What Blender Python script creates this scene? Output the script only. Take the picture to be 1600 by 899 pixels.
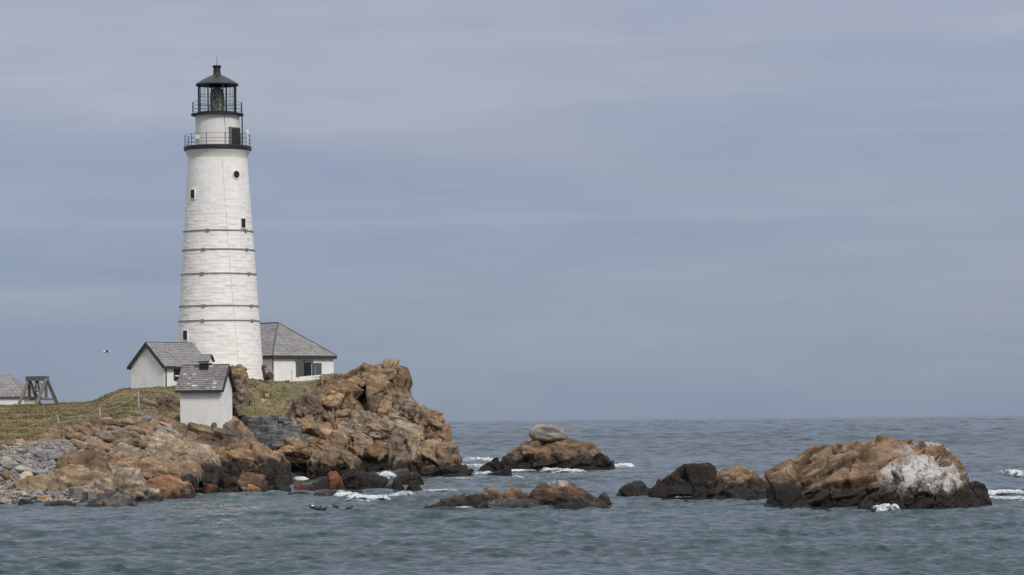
import bpy, bmesh, math, random
import numpy as np
from mathutils import Vector, Matrix

for o in list(bpy.data.objects):
    bpy.data.objects.remove(o)
SC = bpy.context.scene
COL = SC.collection
R = math.radians
random.seed(7)

# ------------------------------------------------------------------ camera
FPX, CAMH, HY, ROLL = 4984.0, 4.6, 655.6, 0.0089      # focal length in photo pixels, eye height, horizon row, roll
cam_d = bpy.data.cameras.new('camera')
cam = bpy.data.objects.new('camera', cam_d)
COL.objects.link(cam)
cam_d.sensor_width = 36.0
cam_d.lens = FPX / 1600 * 36
cam_d.shift_y = (HY - 449.5) / 1600
cam_d.clip_start = 1.0
cam_d.clip_end = 60000
ca, sa = math.cos(ROLL), math.sin(ROLL)
cam.matrix_world = Matrix(((ca, sa, 0, 0), (0, 0, -1, 0), (-sa, ca, 0, CAMH), (0, 0, 0, 1)))
SC.camera = cam
SC.render.resolution_x, SC.render.resolution_y = 1024, 575
SC.view_settings.view_transform = 'Standard'
SC.view_settings.look = 'None'
SC.view_settings.gamma = 1.0
SC.view_settings.exposure = 0.58
SC.render.engine = 'CYCLES'

# ------------------------------------------------------------------ sun and sky
SUN_AZ, SUN_EL = R(30), R(44)          # to the right of straight behind the camera
sdir = Vector((math.sin(SUN_AZ) * math.cos(SUN_EL), -math.cos(SUN_AZ) * math.cos(SUN_EL), math.sin(SUN_EL)))
sun_d = bpy.data.lights.new('sun', 'SUN')
sun_d.energy = 1.5
sun_d.angle = R(11)
sun_d.color = (1.0, 0.95, 0.88)
sun = bpy.data.objects.new('sun', sun_d)
sun.rotation_euler = (-sdir).to_track_quat('-Z', 'Y').to_euler()
COL.objects.link(sun)

W = bpy.data.worlds.new("World")
SC.world = W
W.use_nodes = True
nt = W.node_tree
nt.nodes.clear()
def wn(t, **kw):
    n = nt.nodes.new(t)
    for k, v in kw.items(): setattr(n, k, v)
    return n
L_ = nt.links.new
tc = wn('ShaderNodeTexCoord')
sky = wn('ShaderNodeTexSky', sky_type='NISHITA', sun_disc=False, sun_elevation=SUN_EL,
         sun_rotation=math.atan2(sdir.x, sdir.y))
def mapping(sc, loc=(0, 0, 0), rot=(0, 0, 0)):
    m = wn('ShaderNodeMapping'); m.inputs['Scale'].default_value = sc
    m.inputs['Location'].default_value = loc; m.inputs['Rotation'].default_value = rot
    L_(tc.outputs['Generated'], m.inputs['Vector']); return m
def noise(m, scale, detail, rough=0.5, dist=0.0):
    n = wn('ShaderNodeTexNoise'); n.inputs['Scale'].default_value = scale; n.inputs['Detail'].default_value = detail
    n.inputs['Roughness'].default_value = rough; n.inputs['Distortion'].default_value = dist
    L_(m.outputs['Vector'], n.inputs['Vector']); return n
def ramp(src, pts):
    r = wn('ShaderNodeValToRGB'); e = r.color_ramp.elements
    while len(e) < len(pts): e.new(0.5)
    for i, (p, c) in enumerate(pts): e[i].position = p; e[i].color = (*c, 1)
    L_(src, r.inputs['Fac']); return r
def mixc(mode, fac, a, b):
    m = wn('ShaderNodeMix', data_type='RGBA', blend_type=mode)
    if isinstance(fac, float): m.inputs['Factor'].default_value = fac
    else: L_(fac, m.inputs['Factor'])
    for s, v in ((m.inputs['A'], a), (m.inputs['B'], b)):
        if isinstance(v, tuple): s.default_value = (*v, 1)
        else: L_(v, s)
    return m.outputs['Result']
sep = wn('ShaderNodeSeparateXYZ'); L_(tc.outputs['Generated'], sep.inputs[0])
cl = wn('ShaderNodeClamp'); L_(sep.outputs['Z'], cl.inputs['Value'])
# overcast gradient: brighter toward the zenith
grad = ramp(cl.outputs[0], [(0.0, (0.168, 0.208, 0.278)), (0.045, (0.208, 0.242, 0.310)), (0.13, (0.270, 0.290, 0.352)),
                            (0.42, (0.340, 0.360, 0.405)), (0.68, (0.60, 0.62, 0.66)), (1.0, (1.05, 1.07, 1.10))])
m1 = mapping((3.0, 3.0, 19.0), (3.1, 0.4, 1.7), (0.0, 0.06, 0.0))
n1 = noise(m1, 1.0, 5.0, 0.5, 0.4)
m2 = mapping((14.0, 14.0, 56.0), (0.7, 2.2, 5.1), (0.0, -0.05, 0.0))
n2 = noise(m2, 1.0, 8.0, 0.58, 0.5)
blue = ramp(n1.outputs['Fac'], [(0.34, (0.885, 0.93, 1.01)), (0.50, (0.99, 0.99, 1.005)), (0.64, (1.09, 1.055, 1.04))])
fine = ramp(n2.outputs['Fac'], [(0.32, (0.94, 0.955, 0.98)), (0.52, (1.0, 1.0, 1.0)), (0.70, (1.07, 1.055, 1.04))])
m3 = mapping((3.0, 3.0, 80.0), (5.3, 1.2, 0.4), (0.0, 0.03, 0.0)); n3 = noise(m3, 1.0, 6.0, 0.55, 0.6)
wisp = ramp(n3.outputs['Fac'], [(0.40, (0.955, 0.965, 0.985)), (0.55, (1.0, 1.0, 1.0)), (0.72, (1.09, 1.07, 1.06))])
low = ramp(cl.outputs[0], [(0.004, (0, 0, 0)), (0.035, (1, 1, 1))])
c = mixc('MULTIPLY', low.outputs['Color'], grad.outputs['Color'], blue.outputs['Color'])
c = mixc('MULTIPLY', low.outputs['Color'], c, wisp.outputs['Color'])
c = mixc('MULTIPLY', 1.0, c, fine.outputs['Color'])
bg1 = wn('ShaderNodeBackground'); bg1.inputs['Strength'].default_value = 0.05; L_(sky.outputs['Color'], bg1.inputs['Color'])
bg2 = wn('ShaderNodeBackground'); bg2.inputs['Strength'].default_value = 1.0; L_(c, bg2.inputs['Color'])
mxs = wn('ShaderNodeMixShader'); mxs.inputs[0].default_value = 0.9
L_(bg1.outputs[0], mxs.inputs[1]); L_(bg2.outputs[0], mxs.inputs[2])
wo = wn('ShaderNodeOutputWorld'); L_(mxs.outputs[0], wo.inputs['Surface'])

# ------------------------------------------------------------------ pixel rays -> places
def P(px, py, Y):
    u, v = px - 800.0, HY - py
    return np.array([(u * ca + v * sa) / FPX * Y, Y, CAMH + (-u * sa + v * ca) / FPX * Y])
def WY(px, py):                         # distance where a picture point meets the water
    u, v = px - 800.0, HY - py
    return -CAMH * FPX / (-u * sa + v * ca)
def V3(a): return Vector((float(a[0]), float(a[1]), float(a[2])))

# ------------------------------------------------------------------ numpy noise
def _h(ix, iy, iz, seed):
    h = (ix.astype(np.uint32) * np.uint32(374761393) + iy.astype(np.uint32) * np.uint32(668265263)
         + iz.astype(np.uint32) * np.uint32(2246822519) + np.uint32((seed * 974711 + 12345) & 0xffffffff))
    h = (h ^ (h >> np.uint32(13))) * np.uint32(1274126177)
    h = (h ^ (h >> np.uint32(16))) * np.uint32(2654435761)
    return h ^ (h >> np.uint32(15))
def _r(h, k):
    h = (h + np.uint32((k * 0x9E3779B9) & 0xffffffff)) * np.uint32(2246822519)
    h = (h ^ (h >> np.uint32(13))) * np.uint32(3266489917)
    return (h ^ (h >> np.uint32(16))).astype(np.float64) / 4294967295.0
def vnoise(Q, seed=0):                  # smooth value noise in -1..1
    i = np.floor(Q).astype(np.int64); f = Q - i; f = f * f * f * (f * (f * 6 - 15) + 10)
    i = i & 0xffffffff
    out = 0
    for dx in (0, 1):
        wx = f[..., 0] if dx else 1 - f[..., 0]
        for dy in (0, 1):
            wy = f[..., 1] if dy else 1 - f[..., 1]
            for dz in (0, 1):
                wz = f[..., 2] if dz else 1 - f[..., 2]
                out = out + wx * wy * wz * _r(_h((i[..., 0] + dx), (i[..., 1] + dy), (i[..., 2] + dz), seed), 1)
    return out * 2 - 1
def fbm(Q, seed=0, oct=4, gain=0.5):
    s, a, t = 0, 1.0, 0
    for k in range(oct):
        s = s + a * vnoise(Q * (2.03 ** k) + 17.3 * k, seed + k * 13); t += a; a *= gain
    return s / t
def worley(Q, seed):
    b = np.floor(Q).astype(np.int64)
    F1 = np.full(Q.shape[:-1], 9.0); F2 = F1.copy(); H = np.zeros(Q.shape[:-1], np.uint32); D = np.zeros(Q.shape)
    for dx in (-1, 0, 1):
        for dy in (-1, 0, 1):
            for dz in (-1, 0, 1):
                c = b + np.array([dx, dy, dz]); ci = c & 0xffffffff
                h = _h(ci[..., 0], ci[..., 1], ci[..., 2], seed)
                pt = c + np.stack([0.1 + 0.8 * _r(h, 1), 0.1 + 0.8 * _r(h, 2), 0.1 + 0.8 * _r(h, 3)], -1)
                d = Q - pt; dd = np.sqrt((d * d).sum(-1))
                ad = np.abs(d); dd = 0.55 * ad.max(-1) * 1.25 + 0.45 * dd; n = dd < F1
                F2 = np.where(n, F1, np.minimum(F2, dd))
                F1 = np.where(n, dd, F1); H = np.where(n, h, H); D = np.where(n[..., None], d, D)
    return F1, F2, H, D
def rotm(ax, ay, az):
    return np.array(Matrix.Rotation(az, 3, 'Z') @ Matrix.Rotation(ay, 3, 'Y') @ Matrix.Rotation(ax, 3, 'X'))
def blocky(Vv, N, amp, cells, dip, seed, fine=1.0):
    """fracture a smooth surface into joint blocks; returns moved points and a per-block tint"""
    cells = np.array(cells); M = rotm(R(9), dip, R(23))
    warp = np.stack([fbm(Vv / (cells.max() * 1.3), seed + k, 2) for k in (50, 51, 52)], -1)
    Q = ((Vv + warp * cells.min() * 0.35) @ M) / cells
    F1, F2, H, D = worley(Q, seed)
    a = _r(H, 5); tv = np.stack([_r(H, 6), _r(H, 7), _r(H, 8)], -1) - 0.5
    cr = np.clip(1 - (F2 - F1) / 0.06, 0, 1)
    sh = H.shape; inv = np.unique(H.ravel(), return_inverse=True)[1].ravel(); cn = np.bincount(inv).astype(float)
    mP = np.stack([np.bincount(inv, Vv[..., k].ravel()) / cn for k in range(3)], -1)[inv].reshape(sh + (3,))
    mN = np.stack([np.bincount(inv, N[..., k].ravel()) / cn for k in range(3)], -1)[inv].reshape(sh + (3,))
    mN = mN / np.maximum(np.linalg.norm(mN, axis=-1, keepdims=True), 1e-6) + tv * 0.95
    t = (mN * (mP - Vv)).sum(-1) / np.maximum((mN * N).sum(-1), 0.35)
    lim = min(0.38 * cells.max(), 2.2 * amp) * min(1.0, max(0.10, (amp - 0.09) / 0.17))
    d = 0.92 * lim * np.tanh(t / lim) + amp * ((a - 0.5) * 1.25 - 0.85 * cr - 0.22)
    Q2 = (Vv @ M) / (cells * 0.36) + 7.7
    G1, G2, K, E = worley(Q2, seed + 99)
    b = _r(K, 5); tw = np.stack([_r(K, 6), _r(K, 7), _r(K, 8)], -1) - 0.5
    cr2 = np.clip(1 - (G2 - G1) / 0.08, 0, 1)
    d = d + amp * 0.34 * ((b - 0.5) * 1.2 + (tw * E).sum(-1) * 2.4 - 0.6 * cr2)
    Q3 = (Vv @ M) / (cells * 0.14) + 3.1
    J1, J2, K3, E3 = worley(Q3, seed + 177)
    tx = np.stack([_r(K3, 6), _r(K3, 7), _r(K3, 8)], -1) - 0.5
    d = d + amp * 0.11 * ((_r(K3, 5) - 0.5) + (tx * E3).sum(-1) * 2.2)
    d = d + fine * (0.05 * fbm(Vv * 1.1, seed + 5, 3, 0.5) + 0.02 * fbm(Vv * 6.0, seed + 9, 2, 0.6))
    return Vv + N * d[..., None], 0.55 * a + 0.45 * b

# ------------------------------------------------------------------ materials
def mat(name):
    m = bpy.data.materials.new(name); m.use_nodes = True
    return m, m.node_tree, m.node_tree.nodes['Principled BSDF']
class NT:
    def __init__(s, t): s.t = t
    def n(s, ty, **kw):
        x = s.t.nodes.new(ty)
        for k, v in kw.items(): setattr(x, k, v)
        return x
    def l(s, a, b): s.t.links.new(a, b)
    def pos(s): return s.n('ShaderNodeNewGeometry').outputs['Position']
    def attr(s, nm): return s.n('ShaderNodeAttribute', attribute_name=nm).outputs['Fac']
    def mapv(s, v, sc=(1, 1, 1), rot=(0, 0, 0)):
        m = s.n('ShaderNodeMapping'); m.inputs['Scale'].default_value = sc; m.inputs['Rotation'].default_value = rot
        s.l(v, m.inputs['Vector']); return m.outputs[0]
    def noise(s, v, scale, det=4, rough=0.55, dist=0.0):
        n = s.n('ShaderNodeTexNoise'); n.inputs['Scale'].default_value = scale; n.inputs['Detail'].default_value = det
        n.inputs['Roughness'].default_value = rough; n.inputs['Distortion'].default_value = dist
        s.l(v, n.inputs['Vector']); return n.outputs['Fac']
    def ramp(s, f, pts, interp='LINEAR'):
        r = s.n('ShaderNodeValToRGB'); r.color_ramp.interpolation = interp; e = r.color_ramp.elements
        while len(e) < len(pts): e.new(0.5)
        for i, (p, c) in enumerate(pts):
            e[i].position = p; e[i].color = (*(c if isinstance(c, tuple) else (c, c, c)), 1)
        s.l(f, r.inputs['Fac']); return r.outputs['Color']
    def mix(s, fac, a, b, mode='MIX'):
        m = s.n('ShaderNodeMix', data_type='RGBA', blend_type=mode)
        if isinstance(fac, (int, float)): m.inputs['Factor'].default_value = fac
        else: s.l(fac, m.inputs['Factor'])
        for so, v in ((m.inputs['A'], a), (m.inputs['B'], b)):
            if isinstance(v, tuple): so.default_value = (*v, 1)
            else: s.l(v, so)
        return m.outputs['Result']
    def math(s, op, a, b=None):
        m = s.n('ShaderNodeMath', operation=op)
        for i, v in enumerate((a, b)):
            if v is None: continue
            if isinstance(v, (int, float)): m.inputs[i].default_value = v
            else: s.l(v, m.inputs[i])
        return m.outputs[0]
    def bump(s, bsdf, h, st, dist):
        b = s.n('ShaderNodeBump'); b.inputs['Strength'].default_value = st; b.inputs['Distance'].default_value = dist
        s.l(h, b.inputs['Height']); s.l(b.outputs[0], bsdf.inputs['Normal'])

def plain(name, col, rough=0.6, metal=0.0, var=0.12, scale=6.0, bump=0.0):
    m, t, b = mat(name); g = NT(t)
    n = g.noise(g.pos(), scale, 5)
    dk = tuple(c * (1 - var) for c in col); lt = tuple(min(1, c * (1 + var)) for c in col)
    g.l(g.ramp(n, [(0.3, dk), (0.7, lt)]), b.inputs['Base Color'])
    b.inputs['Roughness'].default_value = rough; b.inputs['Metallic'].default_value = metal
    if bump: g.bump(b, g.noise(g.pos(), scale * 4, 4), bump, 0.02)
    return m

def rock_mat(name, ca_, cb_, cc_, wet=1.15, wetcol=(0.0095, 0.0085, 0.0075), white=False, bed=-0.25):
    m, t, b = mat(name); g = NT(t); p = g.pos()
    big = g.noise(p, 0.45, 7, 0.6, 0.6)
    col = g.ramp(big, [(0.34, ca_), (0.52, cb_), (0.68, cc_)])
    hue = g.noise(p, 0.62, 5, 0.6, 0.8)
    col = g.mix(0.85, col, g.ramp(hue, [(0.32, (0.95, 1.0, 1.08)), (0.50, (1, 1, 1)), (0.68, (1.10, 0.96, 0.84))]), 'MULTIPLY')
    # veins and streaks along the bedding
    st = g.noise(g.mapv(g.mapv(p, (1, 1, 1), (0.1, bed, 0.2)), (0.45, 0.45, 3.4)), 1.0, 6, 0.65, 0.5)
    col = g.mix(0.8, col, g.ramp(st, [(0.34, 0.52), (0.5, 1.0), (0.66, 1.36)]), 'MULTIPLY')
    # mottled grain
    gr = g.noise(p, 3.1, 6, 0.72)
    col = g.mix(0.85, col, g.ramp(gr, [(0.32, 0.62), (0.5, 1.0), (0.66, 1.30)]), 'MULTIPLY')
    ti = g.attr('tint')
    col = g.mix(0.9, col, g.ramp(ti, [(0.1, (0.62, 0.60, 0.60)), (0.5, (1, 1, 1)), (0.9, (1.32, 1.22, 1.08))]), 'MULTIPLY')
    # pale lichen and dark lichen spots
    lc = g.noise(p, 1.7, 8, 0.7, 0.3)
    col = g.mix(g.ramp(lc, [(0.58, 0.0), (0.68, 0.7)]), col, (0.33, 0.31, 0.265))
    dl = g.noise(g.mapv(p, (1, 1, 0.6)), 2.3, 8, 0.75)
    col = g.mix(g.ramp(dl, [(0.30, 0.75), (0.40, 0.0)]), col, (0.045, 0.038, 0.032))
    if white:
        wv = g.attr('white')
        wn_ = g.noise(g.mapv(p, (2.6, 2.0, 0.55)), 1.0, 8, 0.68, 1.1)
        wm = g.math('MULTIPLY', wv, g.ramp(wn_, [(0.36, 0.0), (0.56, 0.95)]))
        col = g.mix(wm, col, (0.47, 0.47, 0.455))
    # the black zone of weed and tar lichen the tides reach
    z = g.n('ShaderNodeSeparateXYZ'); g.l(p, z.inputs[0])
    wobble = g.noise(g.mapv(p, (1.0, 1.0, 0.35)), 1.0, 8, 0.7)
    zz = g.math('ADD', z.outputs['Z'], g.math('MULTIPLY', g.math('SUBTRACT', wobble, 0.5), 3.4))
    wetf = g.n('ShaderNodeMapRange'); wetf.inputs['From Min'].default_value = wet + 0.42
    wetf.inputs['From Max'].default_value = wet - 0.12; g.l(zz, wetf.inputs['Value'])
    wc = g.mix(g.ramp(g.noise(p, 1.3, 6, 0.7), [(0.45, 0.0), (0.7, 0.7)]), wetcol, (0.030, 0.020, 0.013))
    col = g.mix(g.math('MULTIPLY', wetf.outputs[0], 0.95), col, wc)
    g.l(col, b.inputs['Base Color'])
    ro = g.n('ShaderNodeMapRange'); ro.inputs['To Min'].default_value = 0.92; ro.inputs['To Max'].default_value = 0.62
    g.l(wetf.outputs[0], ro.inputs['Value']); g.l(ro.outputs[0], b.inputs['Roughness'])
    b.inputs['Specular IOR Level'].default_value = 0.22
    g.bump(b, g.noise(p, 7.0, 8, 0.72), 0.75, 0.10)
    return m

ROCK = {
    'tawny_dry': rock_mat('tawny_shore_rock', (0.130, 0.094, 0.064), (0.245, 0.180, 0.118), (0.31, 0.245, 0.172), wet=0.35),
    'pale_dry': rock_mat('pale_shore_rock', (0.165, 0.130, 0.094), (0.285, 0.230, 0.165), (0.37, 0.32, 0.25), wet=0.35),
    'purple': rock_mat('purple_grey_rock', (0.045, 0.042, 0.044), (0.085, 0.078, 0.078), (0.13, 0.118, 0.112), wet=0.0),
    'perch': rock_mat('perched_grey_rock', (0.125, 0.115, 0.102), (0.215, 0.202, 0.180), (0.30, 0.285, 0.26), wet=-2),
    'tawny_foot': rock_mat('tawny_black_footed_rock', (0.120, 0.080, 0.050), (0.235, 0.158, 0.095), (0.295, 0.215, 0.140), wet=1.75),
    'brown_low': rock_mat('brown_awash_rock', (0.075, 0.048, 0.032), (0.160, 0.096, 0.056), (0.22, 0.145, 0.09), wet=0.4),
    'tawny':  rock_mat('tawny_rock', (0.112, 0.079, 0.052), (0.222, 0.157, 0.099), (0.29, 0.222, 0.152)),
    'pale':   rock_mat('pale_rock', (0.150, 0.118, 0.088), (0.265, 0.212, 0.155), (0.345, 0.30, 0.235)),
    'grey':   rock_mat('grey_brown_rock', (0.100, 0.076, 0.054), (0.190, 0.146, 0.103), (0.265, 0.218, 0.160)),
    'orange': rock_mat('orange_rock', (0.12, 0.064, 0.038), (0.225, 0.122, 0.066), (0.27, 0.172, 0.105), wet=0.3),
    'brown':  rock_mat('brown_rock', (0.085, 0.057, 0.040), (0.165, 0.110, 0.071), (0.225, 0.165, 0.112)),
    'dark':   rock_mat('dark_weedy_rock', (0.010, 0.009, 0.008), (0.020, 0.015, 0.012), (0.046, 0.028, 0.019), wet=0.9),
    'red':    rock_mat('red_brown_rock', (0.08, 0.034, 0.020), (0.14, 0.056, 0.030), (0.17, 0.088, 0.05), wet=0.35),
    'slate':  rock_mat('wet_slate_rock', (0.030, 0.030, 0.033), (0.058, 0.057, 0.061), (0.095, 0.09, 0.09), wet=0.1),
    'islet':  rock_mat('islet_rock', (0.088, 0.058, 0.037), (0.185, 0.125, 0.078), (0.255, 0.192, 0.132), wet=1.0, white=True, bed=0.42),
    'low':    rock_mat('low_weed_rock', (0.052, 0.033, 0.022), (0.118, 0.067, 0.039), (0.195, 0.120, 0.070), wet=0.55, white=True),
    'granite': rock_mat('grey_granite', (0.085, 0.087, 0.093), (0.145, 0.148, 0.156), (0.24, 0.242, 0.248), wet=-2),
}

def paint_mat(name, col, courses=False, dirt=0.5):
    m, t, b = mat(name); g = NT(t); p = g.pos()
    n = g.noise(p, 0.9, 6, 0.6, 0.3)
    c = g.ramp(n, [(0.3, tuple(x * 0.90 for x in col)), (0.6, col)])
    s = g.noise(g.mapv(p, (2.2, 2.2, 0.25)), 1.0, 5, 0.6)
    c = g.mix(dirt, c, g.ramp(s, [(0.35, (0.86, 0.83, 0.78)), (0.55, (1, 1, 1))]), 'MULTIPLY')
    ti = g.attr('tint')
    c = g.mix(1.0, c, g.ramp(ti, [(0.0, (1, 1, 1)), (0.4, (0.97, 0.955, 0.93)), (1.0, (0.90, 0.875, 0.83))]), 'MULTIPLY')
    g.l(c, b.inputs['Base Color']); b.inputs['Roughness'].default_value = 0.6
    z = g.n('ShaderNodeSeparateXYZ'); g.l(p, z.inputs[0])
    if courses:
        wob = g.math('MULTIPLY', g.noise(g.mapv(p, (3, 3, 3)), 1.0, 3), 0.03)
        pp_ = g.math('PINGPONG', g.math('ADD', z.outputs[2], wob), 0.075)
        hgt_ = g.math('ADD', g.math('MULTIPLY', g.math('MINIMUM', pp_, 0.02), 14.0), g.noise(g.mapv(p, (7, 7, 11)), 1.0, 6, 0.65))
        g.bump(b, hgt_, 0.7, 0.03)
    else: g.bump(b, g.noise(g.mapv(p, (4, 4, 9)), 1.0, 6, 0.6), 0.22, 0.03)
    return m
M_STONE = paint_mat('white_painted_stone', (0.85, 0.83, 0.80), dirt=0.25)
M_WHITE = paint_mat('white_painted_wall', (0.86, 0.865, 0.86), courses=True, dirt=0.30)
M_PLASTER = paint_mat('white_watch_room_paint', (0.78, 0.775, 0.765), dirt=0.25)
M_BLACK = plain('black_iron_paint', (0.018, 0.018, 0.019), 0.45)
M_TRIM = plain('dark_trim_paint', (0.035, 0.037, 0.037), 0.55)
M_SHUT = plain('grey_green_shutter', (0.085, 0.105, 0.095), 0.6)
M_GLASS_SHADE = plain('dark_glass_and_doorway_shade', (0.012, 0.014, 0.016), 0.12)  # window glass, and the painted darkness inside open doorways
M_IRON = plain('weathered_hoop_iron', (0.22, 0.21, 0.20), 0.7)
M_RUST = plain('rusty_iron', (0.065, 0.042, 0.034), 0.85, var=0.35)
M_CABLE = plain('painted_cable', (0.60, 0.58, 0.55), 0.6)
M_GALV = plain('grey_metal_tube', (0.22, 0.22, 0.22), 0.5)
M_CREAM = plain('cream_enamel', (0.62, 0.58, 0.42), 0.5)
M_PVC = plain('white_plastic', (0.72, 0.72, 0.70), 0.4)
M_ROPE = plain('pale_rope', (0.29, 0.26, 0.19), 0.9)
M_POST = plain('pale_post_wood', (0.40, 0.37, 0.31), 0.85, var=0.25)
M_BRONZE = plain('bell_bronze', (0.10, 0.105, 0.095), 0.5, 0.4)
M_LENSFR = plain('lens_brass_frame', (0.10, 0.085, 0.055), 0.4, 0.6)
M_GULL = plain('white_feathers', (0.75, 0.75, 0.73), 0.8)
M_GULLG = plain('grey_feathers', (0.25, 0.26, 0.28), 0.8)
M_DUCK = plain('black_feathers', (0.015, 0.015, 0.017), 0.6)
M_BEAK = plain('yellow_beak', (0.45, 0.30, 0.06), 0.6)

def shingle_mat(name, c0, c1, c2):
    m, t, b = mat(name); g = NT(t); p = g.pos()
    c = g.ramp(g.attr('tint'), [(0.0, c0), (0.55, c1), (0.9, c1), (1.0, c2)])
    c = g.mix(0.8, c, g.ramp(g.noise(p, 1.1, 6, 0.6), [(0.35, (0.80, 0.80, 0.84)), (0.65, (1.16, 1.12, 1.08))]), 'MULTIPLY')
    c = g.mix(0.7, c, g.ramp(g.noise(g.mapv(p, (5, 5, 5)), 1.0, 5, 0.7), [(0.3, 0.7), (0.7, 1.3)]), 'MULTIPLY')
    g.l(c, b.inputs['Base Color']); b.inputs['Roughness'].default_value = 0.9
    return m
M_SHING = shingle_mat('weathered_shingle', (0.205, 0.198, 0.198), (0.245, 0.236, 0.234), (0.30, 0.288, 0.28))
M_SHING2 = shingle_mat('patchy_shingle', (0.15, 0.146, 0.146), (0.225, 0.213, 0.205), (0.58, 0.55, 0.51))

def wood_mat():
    m, t, b = mat('weathered_timber'); g = NT(t); p = g.pos()
    n = g.noise(g.mapv(p, (6, 6, 0.8)), 1.5, 6, 0.65)
    g.l(g.ramp(n, [(0.3, (0.085, 0.075, 0.068)), (0.7, (0.20, 0.18, 0.16))]), b.inputs['Base Color'])
    b.inputs['Roughness'].default_value = 0.9; return m
M_TIMBER = wood_mat()

def glass_mat():
    m, t, b = mat('lantern_glass'); g = NT(t); t.nodes.remove(b)
    lw = g.n('ShaderNodeLayerWeight'); lw.inputs['Blend'].default_value = 0.12
    f = g.math('MULTIPLY', lw.outputs['Fresnel'], 0.5)
    tr = g.n('ShaderNodeBsdfTransparent'); tr.inputs[0].default_value = (0.94, 0.97, 0.965, 1)
    gl = g.n('ShaderNodeBsdfGlossy'); gl.inputs['Roughness'].default_value = 0.03
    mx = g.n('ShaderNodeMixShader'); g.l(f, mx.inputs[0]); g.l(tr.outputs[0], mx.inputs[1]); g.l(gl.outputs[0], mx.inputs[2])
    g.l(mx.outputs[0], t.nodes['Material Output'].inputs[0]); return m
M_GLASS = glass_mat()
def lens_mat():
    m, t, b = mat('lens_prism_glass'); g = NT(t)
    n = g.noise(g.mapv(g.pos(), (3, 3, 9)), 1.0, 3)
    g.l(g.ramp(n, [(0.35, (0.10, 0.13, 0.12)), (0.5, (0.22, 0.25, 0.21)), (0.62, (0.48, 0.44, 0.28))]), b.inputs['Base Color'])  # amber end of the ramp paints the lens's yellow reflection into its colour
    b.inputs['Roughness'].default_value = 0.14; b.inputs['Specular IOR Level'].default_value = 1.0
    return m
M_LENS = lens_mat()

def sea_mat():
    m, t, b = mat('sea_water'); g = NT(t); p = g.pos()
    n = g.noise(g.mapv(p, (0.05, 0.05, 0)), 1.0, 3)
    g.l(g.ramp(n, [(0.35, (0.008, 0.026, 0.030)), (0.65, (0.013, 0.038, 0.042))]), b.inputs['Base Color'])
    b.inputs['Roughness'].default_value = 0.09; b.inputs['IOR'].default_value = 1.333
    nx = g.n('ShaderNodeTexNoise'); nx.inputs['Scale'].default_value = 1.0; nx.inputs['Detail'].default_value = 5; nx.inputs['Roughness'].default_value = 0.62
    g.l(g.mapv(p, (2.2, 3.4, 1)), nx.inputs['Vector'])
    sub = g.n('ShaderNodeVectorMath', operation='SUBTRACT'); g.l(nx.outputs['Color'], sub.inputs[0]); sub.inputs[1].default_value = (0.5, 0.5, 0.5)
    mul = g.n('ShaderNodeVectorMath', operation='MULTIPLY'); g.l(sub.outputs[0], mul.inputs[0]); mul.inputs[1].default_value = (0.75, 1.15, 0.0)
    add = g.n('ShaderNodeVectorMath', operation='ADD'); g.l(g.n('ShaderNodeNewGeometry').outputs['Normal'], add.inputs[0]); g.l(mul.outputs[0], add.inputs[1])
    nrm = g.n('ShaderNodeVectorMath', operation='NORMALIZE'); g.l(add.outputs[0], nrm.inputs[0]); g.l(nrm.outputs[0], b.inputs['Normal'])
    return m
M_SEA = sea_mat()
def foam_mat():
    m, t, b = mat('sea_foam'); g = NT(t); p = g.pos()
    g.l(g.ramp(g.noise(p, 2.5, 6, 0.7), [(0.3, (0.42, 0.46, 0.48)), (0.6, (0.66, 0.68, 0.69))]), b.inputs['Base Color'])
    b.inputs['Roughness'].default_value = 0.9; g.bump(b, g.noise(p, 6, 6, 0.7), 0.8, 0.1)
    br = g.noise(g.mapv(p, (2.6, 1.3, 2.0)), 1.8, 7, 0.74)
    f = g.math('ADD', g.attr('cover'), g.math('MULTIPLY', g.math('SUBTRACT', br, 0.5), 3.8))
    g.l(g.ramp(f, [(0.25, 0.0), (0.60, 0.30), (1.0, 0.95)]), b.inputs['Alpha']); return m
M_FOAM = foam_mat()

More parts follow.
